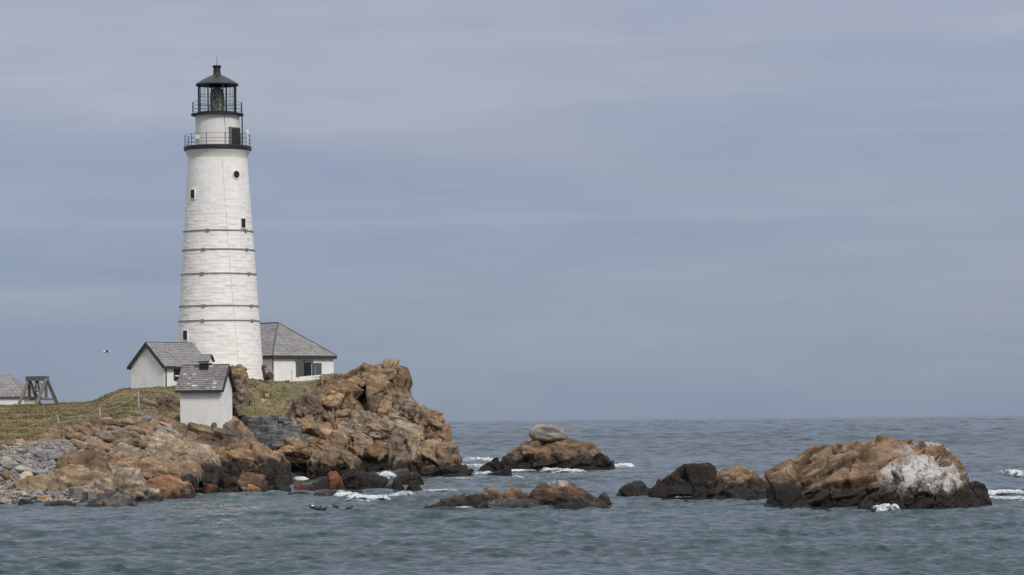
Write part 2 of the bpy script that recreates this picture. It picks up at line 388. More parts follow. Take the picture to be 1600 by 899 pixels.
def grass_nodes(g, p):
    a = g.noise(g.mapv(p, (0.16, 0.20, 0.5)), 1.0, 6, 0.62, 0.5)
    c = g.ramp(a, [(0.30, (0.088, 0.096, 0.036)), (0.43, (0.135, 0.121, 0.050)), (0.55, (0.185, 0.137, 0.068)), (0.68, (0.220, 0.145, 0.084))])
    b2 = g.noise(p, 1.6, 6, 0.7)
    c = g.mix(0.8, c, g.ramp(b2, [(0.32, 0.58), (0.5, 1.0), (0.68, 1.4)]), 'MULTIPLY')
    c2 = g.noise(g.mapv(p, (0.09, 0.12, 0.3)), 1.7, 4)
    return g.mix(g.ramp(c2, [(0.55, 0.0), (0.66, 0.7)]), c, (0.088, 0.104, 0.038))
def ground_mat():
    m, t, b = mat('island_ground'); g = NT(t); p = g.pos()
    grass = grass_nodes(g, p)
    rk = g.ramp(g.noise(p, 0.9, 8, 0.65), [(0.35, (0.11, 0.083, 0.060)), (0.5, (0.205, 0.160, 0.112)), (0.66, (0.28, 0.225, 0.165))])
    bch = g.ramp(g.noise(p, 4.0, 6, 0.8), [(0.35, (0.07, 0.073, 0.08)), (0.5, (0.15, 0.15, 0.155)), (0.62, (0.30, 0.29, 0.27))])
    rk = g.mix(g.attr('beach'), rk, bch)
    gm = g.math('ADD', g.attr('grass'), g.math('MULTIPLY', g.math('SUBTRACT', g.noise(p, 0.8, 6, 0.7), 0.5), 1.4))
    c = g.mix(g.ramp(gm, [(0.42, 0.0), (0.54, 1.0)]), rk, grass)
    z = g.n('ShaderNodeSeparateXYZ'); g.l(p, z.inputs[0])
    wf = g.n('ShaderNodeMapRange'); wf.inputs['From Min'].default_value = 0.9; wf.inputs['From Max'].default_value = 0.35
    g.l(g.math('ADD', z.outputs[2], g.math('MULTIPLY', g.math('SUBTRACT', g.noise(p, 0.8, 5), 0.5), 1.2)), wf.inputs['Value'])
    c = g.mix(wf.outputs[0], c, (0.024, 0.022, 0.02))
    g.l(c, b.inputs['Base Color']); b.inputs['Roughness'].default_value = 0.92
    g.bump(b, g.noise(p, 6, 8, 0.75), 0.8, 0.12); return m
M_GROUND = ground_mat()
def tuft_mat():
    m, t, b = mat('grass_blades'); g = NT(t)
    c = grass_nodes(g, g.pos())
    c = g.mix(0.9, c, g.ramp(g.attr('tint'), [(0, (0.85, 0.86, 0.82)), (0.6, (1.08, 1.06, 1.0)), (1.0, (1.38, 1.32, 1.18))]), 'MULTIPLY')
    g.l(c, b.inputs['Base Color']); b.inputs['Roughness'].default_value = 0.9; return m
M_TUFT = tuft_mat()
def stone_mat(name, c):
    m, t, b = mat(name); g = NT(t); p = g.pos()
    n = g.noise(p, 5.0, 6, 0.7)
    oi = g.n('ShaderNodeObjectInfo').outputs['Random']
    k = g.ramp(n, [(0.3, tuple(x * 0.68 for x in c)), (0.7, tuple(x * 1.28 for x in c))])
    k = g.mix(0.8, k, g.ramp(oi, [(0.0, (0.62, 0.63, 0.66)), (0.6, (1.05, 1.03, 1.0)), (1.0, (1.4, 1.33, 1.22))]), 'MULTIPLY')
    k = g.mix(0.8, k, g.ramp(g.attr('tint'), [(0.0, (0.6, 0.62, 0.66)), (0.5, (1, 1, 1)), (0.85, (1.25, 1.17, 1.05)), (1.0, (1.9, 1.75, 1.5))]), 'MULTIPLY')
    g.l(k, b.inputs['Base Color']); b.inputs['Roughness'].default_value = 0.9
    g.bump(b, g.noise(p, 14, 6, 0.7), 0.5, 0.05); return m
M_ST = {'blue': stone_mat('blue_grey_stone', (0.135, 0.14, 0.152)), 'cream': stone_mat('cream_stone', (0.33, 0.295, 0.235)),
        'ochre': stone_mat('ochre_stone', (0.25, 0.155, 0.088)), 'pink': stone_mat('pinkish_stone', (0.27, 0.185, 0.15)),
        'mid': stone_mat('mid_grey_stone', (0.205, 0.198, 0.19))}

# ------------------------------------------------------------------ object helpers
def tag(o, label=None, cat=None, group=None, kind=None):
    if label: o['label'] = label
    if cat: o['category'] = cat
    if group: o['group'] = group
    if kind: o['kind'] = kind
    return o
def thing(name, loc, label, cat, group=None):
    o = bpy.data.objects.new(name, None); COL.objects.link(o); o.location = V3(loc); o.empty_display_size = 0.3
    return tag(o, label, cat, group)
def rootloc(p):
    v = np.zeros(3)
    while p is not None: v += np.array(p.location); p = p.parent
    return v
def link_mesh(name, verts, faces, m, parent=None, tint=None, extra=None, smooth=False, origin=None):
    verts = np.asarray(verts, float)
    if parent is not None: off = rootloc(parent)
    elif origin is not None: off = np.array(origin, float)
    else: off = np.array([verts[:, 0].mean(), verts[:, 1].mean(), verts[:, 2].min()])
    me = bpy.data.meshes.new(name)
    if isinstance(faces, np.ndarray):
        nf, k = faces.shape
        me.vertices.add(len(verts)); me.vertices.foreach_set('co', (verts - off).astype(np.float32).ravel())
        me.loops.add(nf * k); me.loops.foreach_set('vertex_index', faces.astype(np.int32).ravel())
        me.polygons.add(nf); me.polygons.foreach_set('loop_start', np.arange(0, nf * k, k, dtype=np.int32))
        me.polygons.foreach_set('loop_total', np.full(nf, k, np.int32))
        me.update(calc_edges=True); me.validate()
    else:
        me.from_pydata([tuple(v) for v in verts - off], [], faces); me.update()
    d = dict(extra or {})
    if tint is not None: d['tint'] = tint
    for k, a in d.items():
        at = me.attributes.new(k, 'FLOAT', 'POINT'); at.data.foreach_set('value', np.asarray(a, np.float32).ravel())
    if smooth: me.polygons.foreach_set('use_smooth', np.ones(len(me.polygons), bool))
    me.materials.append(m)
    o = bpy.data.objects.new(name, me); COL.objects.link(o)
    if parent is not None: o.parent = parent
    else: o.location = V3(off)
    return o
class MB:
    def __init__(s): s.v, s.f, s.t = [], [], []
    def add(s, vs, fs, tint=0.5):
        b = len(s.v); s.v += [np.array(v, float) for v in vs]; s.f += [tuple(i + b for i in f) for f in fs]; s.t += [tint] * len(vs); return s
    def obox(s, c, ux, uy, uz, tint=0.5):          # centre and three half-vectors
        c, ux, uy, uz = [np.array(a, float) for a in (c, ux, uy, uz)]
        if np.dot(np.cross(ux, uy), uz) < 0: ux = -ux
        vs = [c + i * ux + j * uy + k * uz for k in (-1, 1) for j in (-1, 1) for i in (-1, 1)]
        return s.add(vs, [(0, 2, 3, 1), (4, 5, 7, 6), (0, 1, 5, 4), (2, 6, 7, 3), (0, 4, 6, 2), (1, 3, 7, 5)], tint)
    def bar(s, p0, p1, w, h, up=(0, 0, 1)):
        p0, p1, up = np.array(p0, float), np.array(p1, float), np.array(up, float)
        d = p1 - p0; L = np.linalg.norm(d); d /= L
        sd = np.cross(d, up); sd /= np.linalg.norm(sd); uu = np.cross(sd, d)
        return s.obox((p0 + p1) / 2, d * L / 2, sd * w / 2, uu * h / 2)
    def tube(s, pts, r, n=8, cap=True):
        pts = [np.array(p, float) for p in pts]; rs = r if isinstance(r, (list, tuple)) else [r] * len(pts)
        rings = []
        for i, p in enumerate(pts):
            d = pts[min(i + 1, len(pts) - 1)] - pts[max(i - 1, 0)]; d = d / np.linalg.norm(d)
            a = np.array([0, 0, 1.0]) if abs(d[2]) < 0.9 else np.array([1.0, 0, 0])
            x = np.cross(d, a); x /= np.linalg.norm(x); y = np.cross(d, x)
            rings.append([p + rs[i] * (math.cos(2 * math.pi * k / n) * x + math.sin(2 * math.pi * k / n) * y) for k in range(n)])
        vs = [v for rr in rings for v in rr]; fs = []
        for i in range(len(pts) - 1):
            for k in range(n):
                k2 = (k + 1) % n; fs.append((i * n + k, i * n + k2, (i + 1) * n + k2, (i + 1) * n + k))
        if cap: fs.append(tuple(reversed(range(n)))); fs.append(tuple((len(pts) - 1) * n + k for k in range(n)))
        return s.add(vs, fs)
    def lathe(s, prof, n, c, rot=0.0, cap=False):
        c = np.array(c, float)
        vs = [c + np.array([r * math.cos(rot + 2 * math.pi * k / n), r * math.sin(rot + 2 * math.pi * k / n), z]) for r, z in prof for k in range(n)]
        fs = []
        for i in range(len(prof) - 1):
            for k in range(n):
                k2 = (k + 1) % n; fs.append((i * n + k, i * n + k2, (i + 1) * n + k2, (i + 1) * n + k))
        if cap: fs.append(tuple(reversed(range(n)))); fs.append(tuple((len(prof) - 1) * n + k for k in range(n)))
        return s.add(vs, fs)
    def build(s, name, m, parent=None, smooth=False, **kw):
        return link_mesh(name, np.array(s.v), s.f, m, parent, tint=s.t, smooth=smooth, **kw)

# ------------------------------------------------------------------ island ground
COLS = {   # picture column: (distance, picture row) of the ground along it, water's edge first
    -420: [(186, 792), (200, 742), (215, 705), (235, 675), (258, 646), (280, 634), (298, 634)],
    0:   [(180, 789), (190, 754), (204, 704), (222, 675), (248, 648), (270, 636.5), (280, 634.5), (292, 634.5)],
    60:  [(178, 790), (189, 757), (204, 702), (214, 684), (245, 648), (268, 635.5), (280, 633), (292, 634)],
    130: [(178, 790), (189, 757), (204, 705), (214, 680), (228, 660), (252, 641), (272, 630), (285, 630)],
    200: [(184, 786), (195, 748), (208, 705), (218, 680), (230, 650), (248, 627), (264, 610), (275, 608), (290, 612)],
    257: [(198, 778), (210, 745), (222, 715), (231, 676), (237, 651), (252, 623), (266, 604), (280, 602), (296, 606)],
    300: [(208, 775), (217, 762), (228, 744), (234, 715), (237, 668), (240, 652), (254, 622), (268, 600), (282, 592), (298, 598)],
    345: [(212, 774), (221, 764), (230, 748), (236, 722), (238, 670), (242, 655), (256, 622), (269, 596), (280, 588), (296, 592)],
    366: [(216, 774), (230, 764), (240, 748), (248, 722), (254, 690), (257, 655), (261, 630), (268, 600), (277, 591), (296, 594)],
    385: [(228, 770), (242, 758), (252, 738), (259, 705), (263, 668), (265.5, 642), (269, 607), (276, 591), (284, 590), (300, 598)],
    430: [(248, 754), (254, 742), (259, 705), (262.5, 690), (264, 656), (267, 637), (271, 613), (275, 597), (290, 596), (304, 602)],
    480: [(252, 752), (257, 742), (260, 705), (263, 664), (266, 632), (272, 602), (277, 596.5), (290, 596), (302, 604)],
    525: [(252, 750), (257, 730), (260, 690), (263, 655), (266, 615), (270, 593), (280, 588), (292, 592), (302, 615)],
    575: [(254, 749), (258, 735), (261, 690), (264, 640), (267, 600), (270, 588), (280, 592), (292, 625)],
    630: [(254, 750), (258, 735), (262, 690), (265, 650), (268, 612), (271, 608), (280, 640), (288, 700)],
    690: [(254, 751), (258, 740), (262, 705), (266, 680), (270, 682), (278, 730)],
    735: [(250, 760), (258, 758), (266, 756), (272, 758)],
    800: [(200, 830), (260, 790), (280, 790)],
}
TY = np.arange(160, 352, 0.5)
cpx = np.array(sorted(COLS))
TAB = []
for c_ in cpx:
    ys = [y for y, _ in COLS[c_]]; zs = [P(c_, q, y)[2] for y, q in COLS[c_]]
    ys = [ys[0] - 60, ys[0] - 8] + ys + [ys[-1] + 26, ys[-1] + 70]; zs = [-5, -1.6] + zs + [-2.0, -6]
    z = np.interp(TY, ys, zs)
    k = np.array([1, 2, 3, 2, 1.0]); k /= k.sum(); zz = np.convolve(np.pad(z, 2, mode='edge'), k, 'valid')
    TAB.append(zz)
TAB = np.array(TAB)
def ground0(px, Y):
    px = np.asarray(px, float); Y = np.asarray(Y, float)
    fi = np.clip((Y - TY[0]) / 0.5, 0, len(TY) - 1.001); j = fi.astype(int); b = fi - j
    i = np.clip(np.searchsorted(cpx, px, side='right') - 1, 0, len(cpx) - 2)
    a = np.clip((px - cpx[i]) / (cpx[i + 1] - cpx[i]), 0, 1); a = a * a * (3 - 2 * a)
    lo = TAB[i, j] * (1 - b) + TAB[i, j + 1] * b; hi = TAB[i + 1, j] * (1 - b) + TAB[i + 1, j + 1] * b
    return lo * (1 - a) + hi * a
def grassy(px, Y, z):
    lim = np.interp(px, [-400, 0, 60, 130, 200, 260, 300, 365, 385, 430, 470, 500], [2.9, 3.0, 3.5, 4.1, 4.6, 4.75, 4.95, 4.95, 4.6, 4.6, 5.3, 7.2])
    g = np.clip((z - lim) / 0.5 + 0.5, 0, 1)
    g = g * np.clip((535 - px) / 25, 0, 1)
    return g
def xof(px, Y): return (px - 800.0) / FPX * Y
def gp(px, Y):                            # point on the finished ground
    z = float(groundz(np.array([px]), np.array([Y]))[0]); return np.array([xof(px, Y), Y, z])
def groundz(px, Y):
    z0 = ground0(px, Y); g = grassy(px, Y, z0)
    Q = np.stack([xof(px, Y), Y, np.zeros_like(Y)], -1)
    rough = 0.30 * fbm(Q * 0.55, 3, 4, 0.6) + 0.14 * fbm(Q * 2.1, 8, 3, 0.6)
    soft = 0.10 * fbm(Q * 0.35, 4, 3) + 0.05 * fbm(Q * 1.6, 6, 2)
    return z0 + rough * (1 - g) + soft * g
gpx = np.concatenate([np.arange(-420, -60, 14), np.arange(-60, 800, 3.0)])
gY = np.concatenate([np.arange(168, 300, 0.4), np.arange(300, 352, 3)])
PX, YY = np.meshgrid(gpx, gY, indexing='ij')
ZZ = groundz(PX, YY)
vs = np.stack([xof(PX, YY), YY, ZZ], -1).reshape(-1, 3)
nu, nv = PX.shape
def gridfaces(nu, nv, flip=False):
    i = np.arange(nu * nv).reshape(nu, nv)
    q = np.stack([i[:-1, :-1], i[1:, :-1], i[1:, 1:], i[:-1, 1:]], -1).reshape(-1, 4)
    return q[:, ::-1].copy() if flip else q
gr_at = grassy(PX, YY, ground0(PX, YY)); bch = np.clip((118 - PX) / 40, 0, 1) * np.clip((3.6 - ZZ) / 0.6, 0, 1)
tag(link_mesh('island_ground', vs, gridfaces(nu, nv), M_GROUND, extra={'grass': gr_at, 'beach': bch}, origin=(0, 0, 0), smooth=True), kind='structure')

# ------------------------------------------------------------------ sea
def sea_sheet(ang, rr, LAM, ph0, TH, boost, name):
    A, Rr = np.meshgrid(ang, rr, indexing='ij')
    X = np.sin(A) * Rr; Y = np.cos(A) * Rr
    dr = np.gradient(rr)[None, :] * np.ones_like(X)
    da = np.gradient(ang)[:, None] * Rr
    gust = 0.92 + 0.55 * fbm(np.stack([X / 26, Y / 40, np.zeros_like(X)], -1), 21, 3)
    gust = gust * (1 + 0.35 * vnoise(np.stack([X / 5, Y / 6, np.zeros_like(X)], -1), 31))
    shel = np.clip((Y - 138) / 14, 0, 1) * np.clip((190 - Y) / 22, 0, 1)          # lee of the ledges
    gust = np.clip(gust, 0.2, 1.7) * (1 - 0.2 * shel)
    Z = np.zeros_like(X); DX = np.zeros_like(X); DY = np.zeros_like(X)
    sl = lambda l: 0.086 * (1.0 if l < 0.95 else (0.95 / l) ** 1.15)
    rowatt = [np.clip((l / np.maximum(np.gradient(rr) * 2.2, 1e-6) - 0.6), 0, 1) for l in LAM]
    S0 = sum(sl(l) ** 2 for l in LAM if l < 14.5) * 1.15; S = sum((sl(l) * r) ** 2 for l, r in zip(LAM, rowatt))
    bo = np.clip(np.sqrt(S0 / np.maximum(S, 1e-9)), 1, boost)[None, :]
    for l, ra, p0, th in zip(LAM, rowatt, ph0, TH):
        k = 2 * math.pi / l
        kx, ky = k * math.cos(th), k * math.sin(th)
        att = ra[None, :] * np.clip(l / (da * 2.0) - 0.5, 0, 1) * (1.0 if l < 14.5 else np.clip((Y - 420) / 500, 0, 1))
        if att.max() <= 0: continue
        g = sl(l) / k * att * gust * bo
        ph = kx * X + ky * Y + p0
        Z += g * np.sin(ph); cth = np.cos(ph)
        DX += 0.85 * g * math.cos(th) * cth; DY += 0.85 * g * math.sin(th) * cth
    zr = Z[45:-45].std(axis=0) + 1e-6; cap = np.minimum(1, (0.072 + np.clip(rr - 300, 0, 1e9) * 0.00022) / zr)[None, :]
    Z = Z * cap; DX = DX * cap; DY = DY * cap
    vs = np.stack([X + DX, Y + DY, Z], -1).reshape(-1, 3)
    tag(link_mesh(name, vs, gridfaces(len(ang), len(rr)), M_SEA, origin=(0, 0, 0), smooth=True), kind='structure')
def build_sea():
    rng = np.random.default_rng(5)
    n = 58
    LAM = np.exp(np.linspace(math.log(0.36), math.log(14.0), n)) * rng.uniform(0.95, 1.05, n)
    ph0 = rng.uniform(0, 6.28, n); TH = rng.normal(0.35, 0.55, n) - math.pi / 2
    outa = np.array([0.42, 0.5, 0.6, 0.85, 1.15, 1.5, 1.9, 2.3, 2.7, math.pi])
    def fan(step):
        a = np.arctan((np.concatenate([np.arange(-1100, -160, 30), np.arange(-160, 1765, step), np.arange(1768, 2700, 30)]) - 800) / FPX); return np.concatenate([-outa[::-1], a, outa])
    rr = [6, 14, 24, 36, 48, 58, 66, 74, 80, 84, 87]; y = 89.0
    while y < 330: rr.append(y); y += 0.16 if y < 135 else (0.25 if y < 200 else 0.44)
    rr.append(330.0)
    sea_sheet(fan(5.8), np.array(rr), LAM, ph0, TH, 1.5, 'sea')
    rr = [329.7]; y = 330.3
    while y < 9500: rr.append(y); y += 0.78 * (1 if y < 520 else (y / 520) ** 1.4)
    rr += [14000, 24000, 45000]
    m = 26
    LAM = np.concatenate([LAM, np.exp(np.linspace(math.log(15.0), math.log(190.0), m))])
    ph0 = np.concatenate([ph0, rng.uniform(0, 6.28, m)]); TH = np.concatenate([TH, rng.normal(0.2, 0.5, m) - math.pi / 2])
    sea_sheet(fan(9.5), np.array(rr), LAM, ph0, TH, 40.0, 'open_sea')
build_sea()

# ------------------------------------------------------------------ rocks
def loaf(name, sky, Yr, foot, Df, Db=None, p=2.2, amp=0.28, cells=(1.5, 1.5, 0.8), dip=0.3, m='tawny', seed=1,
         parent=None, label=None, cat='rock', group=None, white=None, step=0.075, fine=1.0, sink=0.7):
    """an outcrop: traced skyline at distance Yr, foot row in front of it, rounded front and back, fractured in 3-D"""
    f0, f1 = (foot[0][1], foot[-1][1]) if np.ndim(foot) else (foot, foot)
    sky = [(sky[0][0] - 2.0, f0 + 4)] + list(sky) + [(sky[-1][0] + 2.0, f1 + 4)]
    sky = np.array(sky, float)
    mpp = Yr / FPX
    n = max(14, int((sky[-1, 0] - sky[0, 0]) * mpp / step))
    px = np.linspace(sky[0, 0], sky[-1, 0], n); py = np.interp(px, sky[:, 0], sky[:, 1])
    if np.ndim(foot): ft = np.array(foot, float); fy = np.interp(px, ft[:, 0], ft[:, 1])
    else: fy = np.full(n, float(foot))
    zr = np.array([P(a, b, Yr)[2] for a, b in zip(px, py)])
    zf = np.array([P(a, b, Yr - Df)[2] for a, b in zip(px, fy)]) - sink
    H = np.maximum(zr - zf, 0.12)
    e = np.clip(H / H.max(), 0.03, 1) ** 0.5
    Db = Df if Db is None else Db
    arc = Df + H.max()
    mf = max(12, int(arc / step)); mb = max(6, mf // 3)
    th = np.concatenate([np.linspace(0, math.pi / 2, mf), np.linspace(math.pi / 2, math.pi, mb)[1:]])
    c = np.sign(np.cos(th)) * np.abs(np.cos(th)) ** (2 / p); s = np.abs(np.sin(th)) ** (2 / p)
    dep = np.where(c > 0, Df, Db)
    Y = Yr - e[:, None] * (c * dep)[None, :]
    Z = zf[:, None] + H[:, None] * s[None, :]
    X = ((px - 800) * ca + (HY - py) * sa)[:, None] / FPX * (0.25 * Y + 0.75 * Yr)
    Vv = np.stack([X, Y, Z], -1)
    du = np.gradient(Vv, axis=0); dv = np.gradient(Vv, axis=1)
    N = np.cross(du, dv); N /= np.maximum(np.linalg.norm(N, axis=-1, keepdims=True), 1e-9)
    N = np.where(np.isfinite(N), N, 0)
    N = N * 0.85 + np.array([0, -0.15, 0.12])
    wt = np.clip(np.minimum(np.arange(n), n - 1 - np.arange(n)) / 4.0, 0, 1)[:, None, None]
    W_, ti = blocky(Vv, N, amp, cells, dip, seed, fine)
    W_ = Vv + (W_ - Vv) * wt
    ex = {}
    if white is not None: ex['white'] = white(W_)
    elif m in ('islet', 'low'): ex['white'] = np.zeros(W_.shape[:2])
    o = link_mesh(name, W_.reshape(-1, 3), gridfaces(*W_.shape[:2]), ROCK[m], parent, tint=ti, extra=ex)
    if parent is None: tag(o, label, cat, group)
    elif label: o['label'] = label
    return o
def boulder(name, c, size, m, seed, label=None, cat='boulder', parent=None, amp=0.12, cuts=10, rz=0.0, sub=4, cells=(1.2, 1.2, 0.8), flat=0.0, group=None):
    """a free stone: ball cut by random planes, then fractured"""
    bm = bmesh.new(); bmesh.ops.create_icosphere(bm, subdivisions=sub, radius=1)
    v = np.array([x.co for x in bm.verts]); f = np.array([[q.index for q in x.verts] for x in bm.faces]); bm.free()
    rng = np.random.default_rng(seed)
    d = rng.normal(size=(cuts, 3)); d /= np.linalg.norm(d, axis=1, keepdims=True)
    d = np.vstack([d, [[0, 0, -1], [0, 0, 1]]]); h = np.append(rng.uniform(0.62, 0.92, cuts), [0.8 - flat, 0.9])
    pr = np.maximum(v @ d.T, 1e-6); r = np.minimum(1.0, (h / pr).min(1))
    v = v * r[:, None] * np.array(size) / 2
    N = v / np.linalg.norm(v, axis=1, keepdims=True)
    v = v @ rotm(0, 0, rz).T; N = N @ rotm(0, 0, rz).T
    v = v + np.array(c)
    w, ti = blocky(v, N, amp, cells, 0.2, seed, 0.6)
    o = link_mesh(name, w, f, ROCK[m], parent, tint=ti, extra={'white': np.zeros(len(w))})
    if parent is None: tag(o, label, cat, group)
    elif label: o['label'] = label
    return o

# --- headland cliff: one mass, its outcrops and ledges as parts
cliff = thing('headland_cliff', P(600, 748, 262), 'high tawny rock headland jutting into the sea right of the lighthouse', 'cliff')
CL = [
 ('rock_crest', [(490,608),(499,596),(508,588),(520,584),(535,580),(550,577),(565,579),(575,573),(582,571),(592,572),(602,567),(612,568.5),(620,575),(628,585),(631,596),(633,612),(637,630)], 271, 660, 2.6, 4, 3.4, .45, (2.3,2.3,1.5), 'tawny', None),
 ('rock_arch', [(530,604),(542,596),(556,588),(570,583),(582,580),(592,582),(598,588)], 267.0, [(530,604),(552,600),(563,608),(571,602),(580,597),(598,594)], 3.0, 3, 3.0, .24, (1.2,1.2,.8), 'tawny', 'rock brow overhanging the dark cleft'),
 ('rock_face', [(586,596),(590,584),(596,576),(602,570),(613,571),(622,580),(629,592),(632,606),(634,622),(640,630),(648,640)], 266.5, 652, 2.6, 3, 3.2, .42, (1.5,1.5,1.7), 'tawny', None),
 ('outcrop', [(455,632),(461,621),(472,613),(488,611),(500,614),(512,621),(522,632),(530,646),(536,656)], 264, 658, 3, 3, 2.4, .34, (1.15,1.1,.95), 'grey', 'knobbly lichen-spotted outcrop at the grass edge'),
 ('outcrop', [(496,606),(510,598),(526,595),(538,597),(550,602),(559,612),(567,628),(574,644),(578,654)], 264.6, 664, 3, 3, 2.3, .46, (1.7,1.5,1.8), 'tawny', None),
 ('rock_slab', [(576,614),(579,600),(583,591),(591,587),(600,589),(607,600),(612,613),(615,626),(611,638)], 263.9, [(575,646),(611,640)], 1.6, 2, 3.0, .26, (1.9,1.9,2.1), 'tawny', 'big smooth upright brown slab beside the dark cleft'),
 ('rock_block', [(598,644),(605,633),(618,629),(632,622),(645,626),(653,630),(657,641),(654,655)], 264, 668, 2.4, 3, 2.8, .34, (1.1,1.1,.9), 'pale', None),
 ('rock_block', [(645,656),(653,645),(660,638),(668,639),(677,640),(684,648),(691,660),(700,672),(705,683),(703,692)], 264, [(645,690),(703,694)], 2.6, 3.5, 3.4, .36, (1.5,1.5,.9), 'tawny', 'jutting block with a rust-red tip'),
 ('ledge', [(528,664),(545,655),(560,650),(578,648),(600,653),(622,658),(645,661),(662,668)], 262.6, 704, 3.2, 3, 3.6, .38, (1.7,1.7,.8), 'pale', 'pale flat-topped ledge across the cliff'),
 ('rock_slab', [(606,690),(612,674),(618,664),(630,660),(645,664),(656,672),(661,690),(656,712)], 260.4, 740, 2.4, 3, 2.8, .22, (2.1,2.1,2.4), 'pale', 'pale lichen-streaked slab above the foam'),
 ('rock_block', [(560,682),(570,671),(585,667.5),(600,669),(613,678),(618,692),(612,702)], 261, 703, 1.8, 3, 3.0, .30, (1.2,1.2,.9), 'tawny', None),
 ('ledge', [(452,664),(462,657),(475,654.5),(495,657),(510,660),(519,668),(522,680)], 260.6, 686, 1.8, 3, 3.0, .34, (1.4,1.4,.7), 'tawny', None),
 ('ledge', [(428,706),(440,697),(458,690),(470,686),(487,685),(494,688),(508,682),(515,673),(522,667),(530,678),(536,690),(540,704)], 257.6, [(428,742),(540,738)], 2.6, 4, 3.4, .34, (1.9,1.9,.9), 'tawny_foot', 'long tawny ledge with a rounded lip under the granite wall'),
 ('rock_shelf', [(480,722),(492,711),(505,705),(520,701),(535,699),(548,703),(556,716),(566,730),(572,742)], 255.6, 746, 2.4, 4, 2.4, .32, (1.3,1.3,.9), 'grey', 'black weedy shelf at the cliff foot'),
 ('rock_shelf', [(548,722),(560,712),(575,706),(600,712),(625,722),(648,728),(662,742)], 259.4, 742, 2.0, 3, 2.4, .35, (1.2,1.2,1.0), 'dark', None),
 ('rock_block', [(528,690),(540,676),(552,671),(566,676),(574,690),(580,704)], 260.4, 716, 1.6, 3, 2.2, .36, (.9,.9,1.6), 'grey', None),
]
for i, (nm, sk, yr, ft, df, db, pp, am, ce, mm, lb) in enumerate(CL):
    loaf(nm, sk, yr, ft, df, db, pp, am, ce, 0.35, mm, 1510 + i, parent=cliff, label=lb, sink=0.0 if nm == 'rock_arch' else .7)
loaf('sea_boulder', [(641,720),(647,706),(660,696),(672,692),(690,693),(705,699),(715,709),(723,722),(731,735),(739,747)], 259.5, 748, 3.0, 4, 2.8, .28, (2.2,2.2,.9), 0.2, 'tawny', 131,
     label='big rounded brown boulder at the sea end of the headland', cat='boulder')
boulder('sea_boulder', P(589, 707, 258.6), (2.0, 1.6, 1.7), 'brown', 132, 'rounded brown boulder lodged above the foam in the cliff cleft', amp=.18, rz=.4)
boulder('sea_boulder', P(671, 737, 256.6), (2.0, 1.4, 1.1), 'grey', 133, 'small boulder wedged under the big headland boulder', amp=.12)

